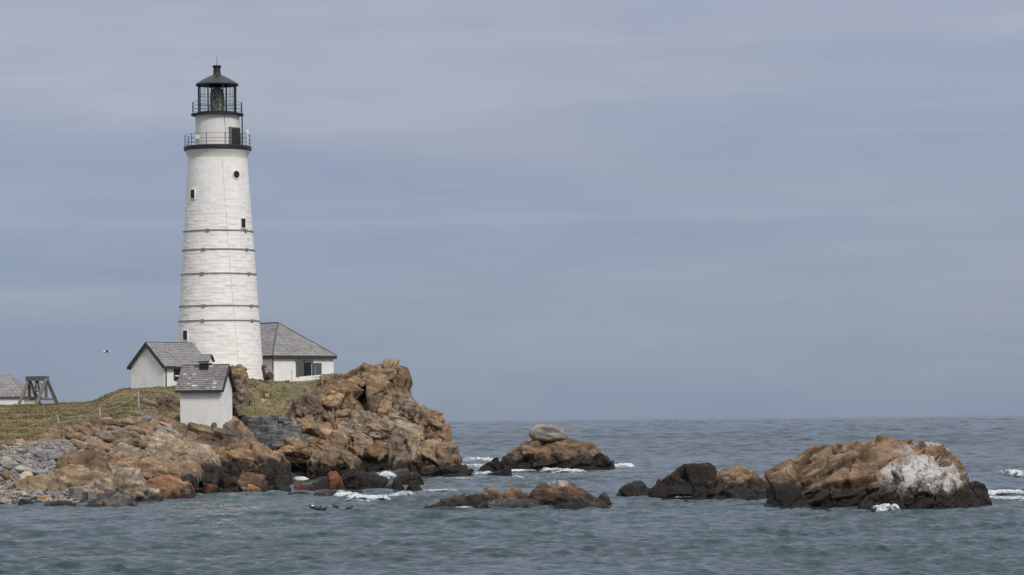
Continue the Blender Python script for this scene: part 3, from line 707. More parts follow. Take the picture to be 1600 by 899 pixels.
# --- shore ledges and boulders of the island's near side
SH = [
 ('shore_ledge', [(262,680),(270,666),(281,657),(300,656),(325,656),(345,657),(364,657),(378,670),(392,684),(400,694)], 237.5, 712, 7.0, 6.0, 4.2, .26, (1.7,1.7,1.5), 'grey', 'lichen-grey bedrock ledge the small white shed stands on'),
 ('shore_ledge', [(296,734),(310,716),(330,704),(350,699),(370,695),(388,692.5),(400,694),(415,698),(426,705),(437,714),(447,725),(453,738)], 230, 760, 5.0, 6, 2.6, .32, (2.0,2.0,1.1), 'tawny_foot', 'long orange-tan ledge with a black wet foot below the shed'),
 ('shore_ledge', [(178,712),(190,696),(205,686),(225,682),(250,677),(275,680),(300,690),(322,700),(340,716)], 220, 728, 5.5, 5, 2.6, .34, (.85,.85,.7), 'pale', 'cracked pinkish ledge of rubbly rock left of the shed'),
 ('shore_outcrop', [(196,668),(201,652),(208,648),(216,650),(224,659),(234,670),(240,682)], 226, 686, 2.2, 2, 2.4, .28, (1.0,1.0,.9), 'tawny', 'pointed tawny outcrop at the lower grass edge left of the shed'),
 ('shore_block', [(60,690),(66,676),(78,671),(90,672),(95,684),(97,697)], 213, 698, 1.6, 2, 4.0, .20, (.45,1.2,2.0), 'tawny', 'fluted tan block under the rope fence post'),
 ('shore_block', [(95,692),(98,672),(108,666),(116,667),(121,680),(123,693)], 213.6, 694, 1.3, 2, 4.0, .14, (1.2,1.2,1.2), 'tawny', 'squared brown block second from the fluted one along the grass edge'),
 ('shore_block', [(115,682),(120,666),(128,660.5),(140,662),(144,674),(146,688)], 214.6, 688, 1.3, 2, 3.6, .18, (1.2,1.2,1.0), 'tawny', 'tall brown block in the middle of the row at the grass edge'),
 ('shore_block', [(138,676),(142,660),(150,657),(157,663),(160,680)], 217, 684, 1.2, 2, 3.2, .16, (1.0,1.0,1.0), 'brown', 'narrow brown block at the right end of the grass edge row'),
 ('dome_boulder', [(85,738),(90,724),(101,711),(115,705),(130,703.5),(148,706),(160,713),(168,724),(174,740)], 193, 746, 2.6, 2.4, 2.3, .14, (2.2,2.2,1.0), 'brown', 'big smooth brown dome boulder behind the shingle'),
 ('shore_ledge', [(8,758),(25,751),(45,747),(70,744),(95,738),(112,731),(124,728.5),(145,734),(160,741),(172,754)], 187.0, 772, 3.4, 2.6, 2.0, .20, (1.7,1.7,.6), 'tawny_dry', 'low tan ledge sloping down to the left through the shingle'),
 ('shore_ledge', [(110,776),(125,764),(142,752),(160,744),(176,738),(198,734),(214,744),(230,757),(246,770),(252,778)], 185.6, [(110,788),(252,780)], 3.2, 3, 2.3, .26, (1.6,1.6,.45), 'pale_dry', 'cream-topped layered ledge dipping to the right at the water'),
 ('orange_boulder', [(220,765),(226,756),(236,750.5),(250,747),(265,745.5),(280,747),(292,753),(299,763),(304,776)], 193, 780, 2.2, 2.4, 2.6, .16, (1.8,1.8,1.2), 'orange', 'rounded orange boulder at the edge of the water'),
 ('shore_ledge', [(160,728),(172,716),(188,712),(212,717),(240,721),(268,723),(290,722),(312,728)], 204, 748, 4.0, 4, 3.0, .28, (1.5,1.5,.5), 'tawny', 'stepped rust-brown ledge behind the orange boulder'),
 ('shore_ledge', [(212,756),(228,742),(250,733),(275,728),(300,724),(325,720),(345,732)], 213, 768, 5.0, 5, 2.6, .30, (1.6,1.6,.8), 'tawny_foot', 'black-footed ledge between the orange boulder and the tan ledge'),
 ('shore_slab', [(122,792),(138,783),(152,776),(168,772),(190,769),(204,774),(214,784),(220,791)], 178, [(122,793),(220,790)], 1.8, 2.4, 2.0, .14, (1.6,1.6,.5), 'purple', 'smooth purple-grey slab slipping into the water left of the orange boulder'),
 ('shore_slab', [(66,793),(72,786),(90,784),(108,784),(119,787),(122,793)], 176.6, 794, 1.0, 1.4, 3.0, .08, (1.2,1.2,.3), 'brown', 'flat brown slab with a dark front at the water under the shingle'),
 ('shore_slab', [(28,790),(32,779),(42,782),(54,786),(64,791)], 177.4, 792, .9, 1.4, 3.0, .08, (1.2,1.2,.4), 'dark', 'dark tilted slab at the left water edge'),
 ('shore_slab', [(132,793),(138,788),(150,787),(158,789),(163,793)], 176.4, 794, .7, 1.2, 3.0, .06, (1.0,1.0,.3), 'tawny', 'thin tan slab lying at the water in front of the smooth purple-grey slab'),
 ('shore_block', [(166,705),(172,697),(182,694),(194,699),(200,712)], 208, 715, 1.4, 1.5, 2.6, .22, (.8,.8,.6), 'grey', 'grey-green broken block among the rubble above the dome boulder'),
 ('shore_block', [(365,668),(368,655),(376,650),(384,652),(389,664)], 259.4, 672, 1.2, 1.5, 2.8, .2, (.7,.7,.5), 'slate', 'grey rubble heaped at the left end of the granite wall'),
 ('shore_outcrop', [(399,636),(408,624),(416,618),(422,611),(430,606),(436,608),(436,622),(428,632),(420,638)], 268, 640, 1.2, 1.5, 2.2, .22, (.6,.6,.5), 'pale', 'pale stony outcrop on the grass between the lighthouse and the cliff'),
 ('shore_outcrop', [(352,612),(358,590),(362,577),(367,574),(374,574),(380,579),(384,590),(388,606)], 258, 620, 1.6, 2.0, 2.4, .30, (.9,.9,.9), 'grey', 'tall grey-brown rock right behind the small shed'),
 ('shore_outcrop', [(216,634),(226,624),(240,620),(258,617),(272,618),(282,628)], 243, 640, 1.2, 2, 2.0, .2, (.8,.8,.5), 'grey', 'low grey outcrop in the grass below the gabled house'),
 ('shore_outcrop', [(206,648),(222,641),(240,639),(256,641),(266,648)], 234, 653, 1.0, 1.6, 2.0, .16, (.8,.8,.5), 'grey', 'flat brownish outcrop in the grass left of the shed'),
]
for i, (nm, sk, yr, ft, df, db, pp, am, ce, mm, lb) in enumerate(SH):
    loaf(nm, sk, yr, ft, df, db, pp, am, ce, 0.3, mm, 200 + i, label=lb, cat='rock' if 'boulder' not in nm else 'boulder')

# --- dark rocks awash in front of the ledges
AW = [
 ('awash_rock', [(290,778),(300,770),(320,768),(345,766),(370,767),(395,770),(415,772),(424,778)], 204.5, 779, 1.6, 3, 2.2, .22, (1.0,1.0,.7), 'dark', 'long low black rock bed at the water left of the inlet'),
 ('awash_rock', [(315,776),(317,762),(322,756),(329,755),(338,759),(346,768),(350,777)], 204.5, 778, 1.5, 2, 2.2, .16, (1.4,1.4,1.0), 'red', 'red-brown rounded rock at the left of the black rock bed'),
 ('awash_rock', [(340,764),(344,751),(350,743),(358,740),(367,744),(374,754),(378,764)], 211, 768, 1.5, 2, 2.2, .16, (1.4,1.4,.9), 'dark', 'dark purple-brown hump behind the red rock'),
 ('awash_rock', [(364,768),(372,754),(380,746),(386,740),(395,744),(407,749),(415,757),(417,770)], 206, 777, 1.8, 2, 2.4, .22, (1.3,1.3,1.0), 'brown_low', 'angular brown rock with a pale left face in the black rock bed'),
 ('awash_rock', [(384,766),(388,757),(396,758),(406,763),(413,768),(416,774)], 203.6, 778, .9, 1.4, 2.2, .10, (1.2,1.2,.8), 'orange', 'small orange slab leaning on the angular brown rock'),
 ('awash_rock', [(410,779),(420,768),(428,760),(435,757),(446,758),(455,768),(463,779)], 203, 780, 1.4, 2, 2.2, .2, (1.2,1.2,.9), 'dark', 'black wedge-shaped rock with pale streaks at the water'),
 ('awash_rock', [(459,778),(461,754),(466,754),(474,758),(486,757),(494,768),(498,779)], 206, 778, 1.2, 2, 3.0, .14, (1.3,1.3,1.0), 'red', 'dark red square-sided rock right of the black wedge'),
 ('awash_rock', [(476,772),(486,758),(498,750),(512,747),(522,750),(530,764)], 212, 772, 1.4, 2, 2.2, .18, (1.3,1.3,.8), 'dark', 'black sloping rock left of the red point'),
 ('awash_rock', [(500,770),(506,756),(512,745),(520,736.5),(525,740),(531,752),(540,770)], 210, 775, 1.6, 2, 1.9, .16, (1.5,1.5,1.2), 'red', 'pointed rust-red rock standing among the dark awash rocks'),
 ('awash_rock', [(516,764),(526,742),(536,739.5),(552,741),(566,741),(573,749),(585,747),(600,751),(609,760),(620,770)], 213, 774, 1.8, 2.4, 2.6, .22, (1.7,1.7,.8), 'dark', 'long black ridge of rock between two sheets of foam'),
 ('awash_rock', [(603,773),(609,760),(616,751),(623,747.5),(631,756),(638,772)], 210, 773, 1.3, 2, 2.0, .16, (1.1,1.1,1.0), 'dark', 'brown-black peaked rock at the right end of the dark ridge'),
 ('awash_rock', [(634,770),(639,758),(643,753),(650,751),(655,761),(664,771)], 209, 771, 1.0, 1.6, 2.0, .14, (1.0,1.0,.9), 'dark', 'small black rock farthest right of the dark awash group'),
 ('awash_rock', [(612,756),(626,747),(638,741),(648,735),(655,744),(663,757)], 228, 757, 1.6, 2, 2.2, .18, (1.1,1.1,.8), 'dark', 'black rock behind the peaked one below the pale slab'),
 ('awash_rock', [(485,781),(492,770),(502,766),(514,764.5),(527,766),(536,773),(541,781)], 196.6, 782, 1.5, 2.2, 2.2, .06, (2.4,2.4,1.2), 'slate', 'smooth grey whaleback rock beside the foam'),
 ('awash_rock', [(538,775),(546,766),(556,763),(566,766),(572,774)], 203, 776, .9, 1.5, 2.2, .12, (1.1,1.1,.7), 'dark', 'small black hump poking through the foam'),
 ('awash_rock', [(440,776),(455,769),(475,768),(492,772)], 199, 780, 1.0, 1.6, 2.2, .1, (1.1,1.1,.5), 'dark', 'low dark rock left of the grey whaleback'),
 ('awash_rock', [(558,797),(566,792),(580,790.5),(592,791.5),(604,794),(618,796)], 169.5, 797, .9, 1.4, 2.2, .08, (1.0,1.0,.4), 'low', 'low brown rock barely breaking the surface in front of the foam'),
]
for i, (nm, sk, yr, ft, df, db, pp, am, ce, mm, lb) in enumerate(AW):
    loaf(nm, sk, yr, ft, df, db, pp, am, ce, 0.3, mm, 300 + i, label=lb, sink=.6)

# --- far rock with the perched boulder
far = thing('rock_islet', P(870, 735, 290), 'brown hump of rock in the sea carrying a perched grey boulder', 'rock')
loaf('rock_mass', [(780,728),(787,719),(797,710),(810,701),(822,693),(832,689),(850,688),(880,687.5),(905,688.5),(921,692),(930,700),(939,708),(950,716),(957,725),(962,734)], 293, 736, 5, 6, 2.2, .22, (2.2,2.2,.8), -0.35, 'brown', 401, parent=far)
loaf('rock_toe', [(918,728),(926,714),(938,709),(950,716),(956,724),(961,736)], 290.4, 737, 1.6, 2, 2.0, .2, (1.2,1.2,.8), -0.3, 'dark', 402, parent=far)
def perched():
    poly = np.array([(826,680.5),(828,673),(836,664.5),(852,663),(870,664),(880,671),(886.5,681),(884,687.5),(858,690.5),(833,689)], float)
    c = np.array([857, 677.0]); bm = bmesh.new(); bmesh.ops.create_icosphere(bm, subdivisions=5, radius=1)
    v = np.array([x.co for x in bm.verts]); f = np.array([[q.index for q in x.verts] for x in bm.faces]); bm.free()
    a = np.unwrap(np.arctan2(-(poly[:, 1] - c[1]), poly[:, 0] - c[0])); rr = np.hypot(poly[:, 0] - c[0], poly[:, 1] - c[1]); o = np.argsort(np.mod(a, 2 * math.pi))
    aa = np.mod(a, 2 * math.pi)[o]; rr = rr[o]
    t = np.mod(np.arctan2(v[:, 2], v[:, 0]), 2 * math.pi)
    # straight polygon edges between the traced corners
    xs, ys = rr * np.cos(aa), rr * np.sin(aa); xs, ys, ak = np.append(xs, xs[0]), np.append(ys, ys[0]), np.append(aa, aa[0] + 2 * math.pi)
    tt = np.where(t < ak[0], t + 2 * math.pi, t); i = np.clip(np.searchsorted(ak, tt) - 1, 0, len(ak) - 2)
    ex, ey = xs[i + 1] - xs[i], ys[i + 1] - ys[i]
    rad = (xs[i] * ey - ys[i] * ex) / (np.cos(tt) * ey - np.sin(tt) * ex)
    q = np.hypot(v[:, 0], v[:, 2]); k = np.abs(v[:, 1])
    sc = np.minimum(1.0, q * 1.35 / np.maximum(q, 1e-6) * 1.0) if False else np.minimum(1, 1.18 * q) / np.maximum(q, 1e-6)
    mpp = 292 / FPX
    C = P(c[0], c[1], 292)
    w = np.stack([v[:, 0] * sc * rad * mpp, np.sign(v[:, 1]) * np.minimum(k, 0.8) * 1.5, v[:, 2] * sc * rad * mpp], -1) + C
    N = v
    w2, ti = blocky(w, N, .06, (1.8, 1.8, 1.3), 0.1, 77, .3)
    o_ = link_mesh('perched_boulder', w2, f, ROCK['perch'], tint=ti)
    tag(o_, 'flat-bottomed grey boulder perched on top of the brown sea rock', 'boulder')
perched()
loaf('awash_rock', [(738,741),(746,733),(754,727),(766,721),(777,713.5),(780,722),(783,740)], 281, 742, 1.2, 2, 2.0, .12, (1.6,1.6,1.0), -0.5, 'dark', 411, label='dark fin-shaped slab pointing up left of the perched boulder rock', sink=.6)
loaf('awash_rock', [(750,746),(768,739),(784,735),(794,726.5),(799,734),(801,747)], 262, 747.5, 1.0, 1.6, 2.0, .10, (1.6,1.6,.8), -0.5, 'dark', 412, label='low dark wedge slab in front of the fin-shaped one', sink=.6)
loaf('awash_rock', [(796,747),(801,743),(807,744),(812,748)], 252, 748.5, .6, 1, 2.0, .06, (1,1,.6), 0.2, 'dark', 413, label='tiny black rock tip at the right end of the wedge slab', sink=.5)

# --- long low rock in the middle
def guano(px, py, Y, rx, ry):
    c = P(px, py, Y)
    def fn(W_):
        d = ((W_[..., 0] - c[0]) / rx) ** 2 + ((W_[..., 2] - c[2]) / ry) ** 2
        return np.clip(1.6 - 1.2 * d, 0, 1)
    return fn
low = thing('low_rock', P(810, 795, 165), 'long low weed-brown rock in mid water with an orange dome at its right', 'rock')
LO = [
 ('rock_dome', [(820,784),(830,771),(838,764),(850,757.5),(863,753),(880,751.5),(896,755),(910,764),(925,774),(938,781),(950,789),(956,795)], 166, 797, 2.6, 3, 2.3, .16, (2.0,2.0,.6), 'low', guano(872, 756, 164, .55, .18)),
 ('rock_slab', [(660,795),(672,788),(686,782),(700,778),(718,777),(735,772),(752,769.5),(764,775),(790,778),(815,776),(838,774),(850,784)], 166, 798, 2.2, 3, 2.2, .15, (1.6,1.6,.5), 'low', None),
 ('rock_block', [(754,777),(756,763),(763,761.5),(774,764),(783,768),(786,777)], 165.4, 780, .8, 1.2, 3.0, .07, (1.0,1.0,.6), 'brown_low', None),
 ('rock_block', [(785,777),(790,766),(800,763),(812,763),(820,769),(824,778)], 165.6, 780, .8, 1.2, 2.2, .08, (1.0,1.0,.6), 'brown_low', None),
 ('wet_shelf', [(744,797),(754,787),(764,781),(785,779),(805,781),(830,779),(843,785),(852,797)], 163.4, 798, 1.3, 1.8, 2.4, .12, (1.3,1.3,.5), 'slate', None),
 ('wet_shelf', [(852,796),(866,787),(880,783),(895,786),(915,790),(940,791),(955,796)], 163, 798, 1.2, 1.8, 2.2, .13, (1.2,1.2,.5), 'dark', None),
 ('rock_tail', [(928,784),(938,774),(946,771),(952,777),(958,786),(962,790)], 167.6, 792, 1.0, 1.4, 2.2, .1, (.9,.9,.6), 'low', None),
]
for i, (nm, sk, yr, ft, df, db, pp, am, ce, mm, wh) in enumerate(LO):
    loaf(nm, sk, yr, ft, df, db, pp, am, ce, 0.45, mm, 430 + i, parent=low, white=wh, sink=.6)

# --- rocks at the right
loaf('sea_rock', [(962,776),(970,763),(982,755.5),(995,751.5),(1004,755),(1011,762),(1024,763),(1034,776)], 187, 778, 2, 2.4, 2.2, .16, (1.6,1.6,.8), .3, 'dark', 451, label='small black rounded rock at the left end of the right-hand rocks', sink=.6)
mid = thing('sea_rock', P(1110, 781, 182), 'dark humped rock with a sunlit ochre right half beside the big white-stained one', 'rock')
MI = [
 ('rock_hump', [(1014,774),(1022,762),(1034,752),(1050,743),(1065,733.5),(1080,728),(1095,729),(1108,731),(1116,740),(1122,752),(1132,768)], 184, 779, 3, 3, 2.3, .22, (1.7,1.7,1.0), 'dark', 'black-brown wet hump'),
 ('rock_crest', [(1104,760),(1114,743),(1125,736),(1138,738),(1152,732),(1165,738),(1180,744),(1192,751),(1208,762)], 183, 785, 3, 3, 2.2, .22, (1.3,1.3,.6), 'islet', 'ochre crest with a dark foot'),
 ('wet_shelf', [(1118,782),(1135,770),(1155,765),(1178,764),(1200,768),(1222,784)], 178, 786, 1.8, 2, 2.2, .18, (1.3,1.3,.6), 'dark', None),
]
for i, (nm, sk, yr, ft, df, db, pp, am, ce, mm, lb) in enumerate(MI):
    loaf(nm, sk, yr, ft, df, db, pp, am, ce, -0.4, mm, 460 + i, parent=mid, label=lb, sink=.6)
big = thing('rock_islet', P(1370, 795, 165), 'big craggy sea rock at the right with a white guano-stained lobe', 'rock')
def guano_big(W_):
    c = P(1450, 749, 159); b = fbm(W_ * np.array([1.2, .8, .8]), 61, 4)
    x = (W_[..., 0] - c[0]); z = W_[..., 2] - c[2]
    d = (x / 2.35) ** 2 + ((z - 0.15) / 1.05) ** 2
    return np.clip(1.75 - 1.35 * d + 1.0 * b, 0, 1)
def guano_top(W_):
    a = guano(1440, 706, 168, 1.6, .55)(W_); b = fbm(W_ * 1.7, 62, 3)
    return np.clip(a * (0.55 + 1.2 * b), 0, 0.85)
BG = [
 ('rock_mass', [(1203,768),(1206,750),(1211,740),(1222,732),(1240,722),(1260,712),(1275,706),(1290,701),(1305,699),(1320,699),(1338,699),(1350,698),(1365,697),(1378,694),(1392,690),(1404,687),(1411,691),(1416,699),(1432,700),(1445,700),(1462,700),(1476,704),(1486,713),(1492,726),(1500,745),(1508,768)], 169, 796, 7.5, 4, 2.0, .34, (3.4,2.2,.62), 'islet', 'striated ochre-brown main mass', guano_top),
 ('rock_spire', [(1306,708),(1318,699),(1329,691.5),(1338,685),(1344,688),(1349,697),(1356,708)], 167.4, 718, 1.0, 1.4, 2.2, .10, (.7,.7,.9), 'islet', 'small ochre spire on the skyline', None),
 ('rock_knob', [(1374,704),(1384,694),(1396,689),(1404,686.5),(1410,690),(1414,702),(1418,714)], 168, 718, .9, 1.4, 2.8, .14, (1.1,1.1,.7), 'islet', None, None),
 ('rock_knob', [(1418,716),(1428,703),(1436,696),(1444,692),(1456,690.5),(1464,692),(1475,700),(1484,711),(1490,726),(1494,742)], 167, 748, 1.6, 2, 2.6, .22, (1.2,1.2,1.3), 'islet', 'light-topped pointed knob at the right shoulder', guano(1455, 694, 166.5, .6, .12)),
 ('rock_knob', [(1486,746),(1489,726),(1494,721.5),(1500,722),(1504,732),(1508,750),(1512,764)], 168, 768, 1.0, 1.6, 2.6, .14, (.9,.9,1.2), 'islet', None, None),
 ('stained_lobe', [(1346,788),(1356,772),(1368,758),(1380,749),(1392,738),(1405,728),(1420,724),(1436,725),(1455,723),(1470,727),(1482,738),(1493,750),(1504,766),(1516,782),(1530,796)], 161, 800, 3.2, 4, 2.1, .26, (1.9,1.5,.8), 'islet', 'front lobe streaked white with bird droppings', guano_big),
 ('rock_spur', [(1336,799),(1346,788),(1360,776),(1378,765),(1394,758),(1404,766),(1412,786)], 157.6, 800, 1.2, 1.6, 2.0, .14, (1.6,1.6,.4), 'islet', None, None),
 ('wet_foot', [(1195,788),(1206,776),(1222,770),(1250,768),(1290,768),(1330,772),(1350,782),(1362,796)], 163.4, [(1195,790),(1362,800)], 2.0, 3, 2.2, .24, (1.4,1.4,.8), 'dark', None, None),
 ('rock_tail', [(1494,778),(1504,764),(1514,757),(1528,756),(1537,759),(1541,771),(1547,786),(1552,795)], 163, 796, 1.6, 2.4, 3.0, .16, (1.0,1.0,1.2), 'dark', 'dark stub at the right end', None),
]
for i, (nm, sk, yr, ft, df, db, pp, am, ce, mm, lb, wh) in enumerate(BG):
    loaf(nm, sk, yr, ft, df, db, pp, am, ce, -0.42, mm, 480 + i, fine=0.6, parent=big, label=lb, white=wh, sink=.6, step=.055)

# ------------------------------------------------------------------ granite sea wall
wall = thing('granite_wall', P(430, 692, 259), 'stepped wall of big dark grey granite blocks under the grass right of the shed', 'wall')
def wblock(px0, px1, py0, py1, Y, seed, slope=0.0):
    a = P(px0, py1, Y); b = P(px1, py0, Y)
    sx, sz, sy = (b[0] - a[0]), (b[2] - a[2]), 1.3
    n = [max(3, int(s / 0.13)) for s in (sx, sy, sz)]
    bm = bmesh.new(); bmesh.ops.create_cube(bm, size=1)
    bmesh.ops.subdivide_edges(bm, edges=bm.edges[:], cuts=11, use_grid_fill=True)
    v = np.array([x.co for x in bm.verts]); f = np.array([[q.index for q in x.verts] for x in bm.faces]); bm.free()
    r = np.maximum(np.abs(v).max(1), 1e-6); rn = np.linalg.norm(v, axis=1)
    N = v / rn[:, None]
    w = v * (1 - 0.03 * np.clip(rn / 0.5 - 1.25, 0, 1))[:, None] * np.array([sx * .985, sy, sz * .97]) + np.array([(a[0] + b[0]) / 2, Y + sy / 2, (a[2] + b[2]) / 2])
    w[:, 2] += slope * v[:, 0]
    w2, ti = blocky(w, N * 0.0 + np.array([0, -1.0, 0.25]), .07, (.8, .8, .4), .1, seed, .9)
    w2 += 0.035 * N * fbm(w * 9, seed, 2)[:, None]
    link_mesh('block', w2, f, ROCK['granite'], wall, tint=ti)
k = 0
for (y0, y1, Y, xs, sl) in ((650.5, 668, 258.9, (379, 407, 434), .12), (665, 682, 257.9, (383, 414.5, 441, 471), .06), (681, 698, 256.8, (394, 424, 452, 480), .08)):
    for j in range(len(xs) - 1):
        wblock(xs[j], xs[j + 1], y0 - (1.5 * j if y0 < 660 else 0.7 * j), y1 - (1.5 * j if y0 < 660 else 0), Y, 520 + k, sl); k += 1
boulder('rubble_stone', P(441, 657, 259.6), (1.0, .8, .6), 'granite', 531, 'light grey stone on the right end of the granite wall', amp=.08, sub=3, cat='stone')
boulder('rubble_stone', P(448, 661, 258.6), (.9, .8, .5), 'granite', 532, 'smaller grey stone just below the one on the granite wall end', amp=.08, sub=3, cat='stone')

# grey cut block on the shingle and a few big pale stones
def cutblock(name, px, py, Y, s, rz, m, seed, label, cat='stone', tilt=0.0):
    bm = bmesh.new(); bmesh.ops.create_cube(bm, size=1); bmesh.ops.subdivide_edges(bm, edges=bm.edges[:], cuts=9, use_grid_fill=True)
    v = np.array([x.co for x in bm.verts]); f = np.array([[q.index for q in x.verts] for x in bm.faces]); bm.free()
    rn = np.linalg.norm(v, axis=1); N = v / np.maximum(rn, 1e-6)[:, None]
    w = v * (1 - 0.13 * np.clip(rn / 0.5 - 1.2, 0, 1))[:, None] * np.array(s); M_ = rotm(0, tilt, rz)
    w = w @ M_.T + P(px, py, Y); N = N @ M_.T
    w2, ti = blocky(w, N, .05, (1.3, 1.3, .9), .1, seed, .45)
    tag(link_mesh(name, w2, f, m, tint=ti), label, cat)
cutblock('cut_block', 118, 772, 180.2, (.62, .70, .78), R(38), M_ST['mid'], 541, 'squared grey granite block standing at the water edge of the shingle', tilt=.08)
cutblock('cut_block', 143, 776, 180.6, (.55, .5, .7), R(20), M_ST['mid'], 542, 'rough greenish-grey block right of the squared granite block', tilt=-.1)
def beach_stone(px, py, Y, s, rz, m, seed, label, tilt):
    bm = bmesh.new(); bmesh.ops.create_icosphere(bm, subdivisions=4, radius=1)
    v = np.array([x.co for x in bm.verts]); f = np.array([[q.index for q in x.verts] for x in bm.faces]); bm.free()
    rg = np.random.default_rng(seed); d = rg.normal(size=(13, 3)); d /= np.linalg.norm(d, axis=1, keepdims=True); h = rg.uniform(.55, .82, 13)
    r = np.minimum(1.0, (h / np.maximum(v @ d.T, 1e-6)).min(1)); N = v.copy()
    w = v * r[:, None] * np.array(s) * .72; M_ = rotm(.15, tilt, rz); w = w @ M_.T + P(px, py, Y); N = N @ M_.T
    w2, ti = blocky(w, N, .035, (1.0, 1.0, .7), .1, seed, .3)
    tag(link_mesh('beach_stone', w2, f, m, tint=ti), label, 'stone')
for i, (px, py, Y, s, rz, tl, mm, lb) in enumerate([
    (38, 735, 190, (.9, .7, .5), .6, .3, 'cream', 'cream flat-faced stone topmost in the pale pile on the shingle'),
    (40, 747, 188, (.8, .7, .7), .2, -.3, 'cream', 'upright pale grey stone in the middle of the shingle'),
    (62, 743, 189, (1.2, .8, .55), .9, .35, 'mid', 'large slanted grey slab right of the pale stones'),
    (82, 746, 189, (.8, .7, .5), .4, -.2, 'mid', 'grey wedge stone beside the tan ledge'),
    (8, 722, 194, (.7, .6, .6), .3, .3, 'cream', 'pale stone at the left edge of the shingle'),
    (17, 727, 193, (.9, .8, .45), 1.1, -.25, 'mid', 'brownish grey tilted stone near the left edge'),
    (9, 744, 189, (.55, .5, .45), .7, .1, 'ochre', 'ochre rounded stone at the left edge'),
    (66, 715, 200, (.9, .7, .4), .2, .2, 'blue', 'blue-grey slab high on the shingle'),
    (90, 714, 199, (1.0, .7, .4), .5, -.15, 'mid', 'flat grey slab left of the dome boulder'),
    (11, 786, 179, (.6, .5, .4), .4, .1, 'pink', 'pinkish stone at the left water edge'),
    (66, 779, 180, (.6, .45, .28), .3, .1, 'ochre', 'brown flat stone near the water on the shingle'),
    (54, 777, 180, (.42, .3, .22), .8, .1, 'cream', 'small white stone near the water on the shingle'),
    (258, 666, 231, (.9, .6, .45), .5, .35, 'pink', 'pink-tan slab topmost in the pile left of the shed'),
    (268, 674, 229.6, (1.3, .6, .35), .3, .45, 'cream', 'long cream slab sliding down beside the shed ledge'),
    (252, 674, 229.4, (.9, .7, .5), .8, -.3, 'mid', 'grey block in the pile left of the shed'),
    (236, 655, 233, (.9, .6, .4), .2, .25, 'blue', 'blue-grey stone above the pile left of the shed'),
    (247, 651, 234, (.9, .5, .4), .3, .5, 'blue', 'slate-blue tilted slab next to the blue-grey stone'),
    (166, 658, 221, (.8, .5, .45), .3, .1, 'pink', 'pinkish rock in the grass by the middle rope post'),
    (32, 692, 208, (.8, .6, .5), .3, .2, 'pink', 'pinkish-brown rock at the grass edge on the left'),
  ]):
    beach_stone(px, py, Y, s, rz, M_ST[mm], 560 + i, lb, tl)

# tan rubble blocks on the slope between the shingle and the shed
rb_ = random.Random(21); kk = 0
while kk < 64:
    px = rb_.uniform(98, 335); Yq = rb_.uniform(204, 236)
    z = float(groundz(np.array([px]), np.array([Yq]))[0])
    if z < 1.0 or float(grassy(np.array([px]), np.array([Yq]), ground0(np.array([px]), np.array([Yq])))[0]) > .4: continue
    sz = rb_.uniform(.7, 1.5); mm = rb_.choices(['pale', 'grey', 'tawny'], [5, 2, 4])[0]
    lb = {'pale': 'pale pinkish rubble block on the slope left of the shed', 'grey': 'grey-brown rubble block on the slope left of the shed', 'tawny': 'tan rubble block on the slope left of the shed'}[mm]
    boulder('rubble_block', (xof(px, Yq), Yq, z + .12 * sz), (sz * rb_.uniform(.9, 1.5), sz, sz * rb_.uniform(.55, .8)), mm, 1200 + kk, lb, 'rock', amp=.09, rz=rb_.uniform(0, 3), sub=3, cuts=12, cells=(.8, .8, .5), group={'pale': 'pale rubble blocks', 'grey': 'grey-brown rubble blocks', 'tawny': 'tan rubble blocks'}[mm])
    kk += 1

# ------------------------------------------------------------------ shingle: 300 single stones, the rest one mass
def stone_mesh(name, seed):
    rng = random.Random(seed); bm = bmesh.new()
    for _ in range(13):
        v = Vector((rng.gauss(0, 1), rng.gauss(0, 1), rng.gauss(0, 1))).normalized()
        mx = max(abs(c) for c in v); v = v * (0.5 + 0.5 / mx * 0.62); bm.verts.new((v.x * .5, v.y * .42, v.z * .30))
    bmesh.ops.convex_hull(bm, input=bm.verts[:], use_existing_faces=False)
    for v in [v for v in bm.verts if not v.link_faces]: bm.verts.remove(v)
    bmesh.ops.recalc_face_normals(bm, faces=bm.faces[:])
    me = bpy.data.meshes.new(name); bm.to_mesh(me); bm.free()
    at = me.attributes.new('tint', 'FLOAT', 'POINT'); at.data.foreach_set('value', np.full(len(me.vertices), .5, np.float32))
    return me
kinds = {'blue': ('blue-grey angular stone among the shingle on the left shore', 'blue-grey stones of the shingle'),
         'mid': ('mid grey angular stone among the shingle on the left shore', 'mid grey stones of the shingle'),
         'cream': ('pale cream stone among the shingle on the left shore', 'cream stones of the shingle'),
         'ochre': ('ochre brown stone among the shingle on the left shore', 'ochre stones of the shingle'),
         'pink': ('pinkish stone in the rubble along the shore', 'pinkish stones of the rubble')}
protos = {}
for kd in kinds:
    for j in range(4):
        me = stone_mesh('shingle_stone', 900 + j * 7 + len(kd)); me.materials.append(M_ST[kd]); protos.setdefault(kd, []).append(me)
rng = random.Random(11)
first = {}
cnt = 0
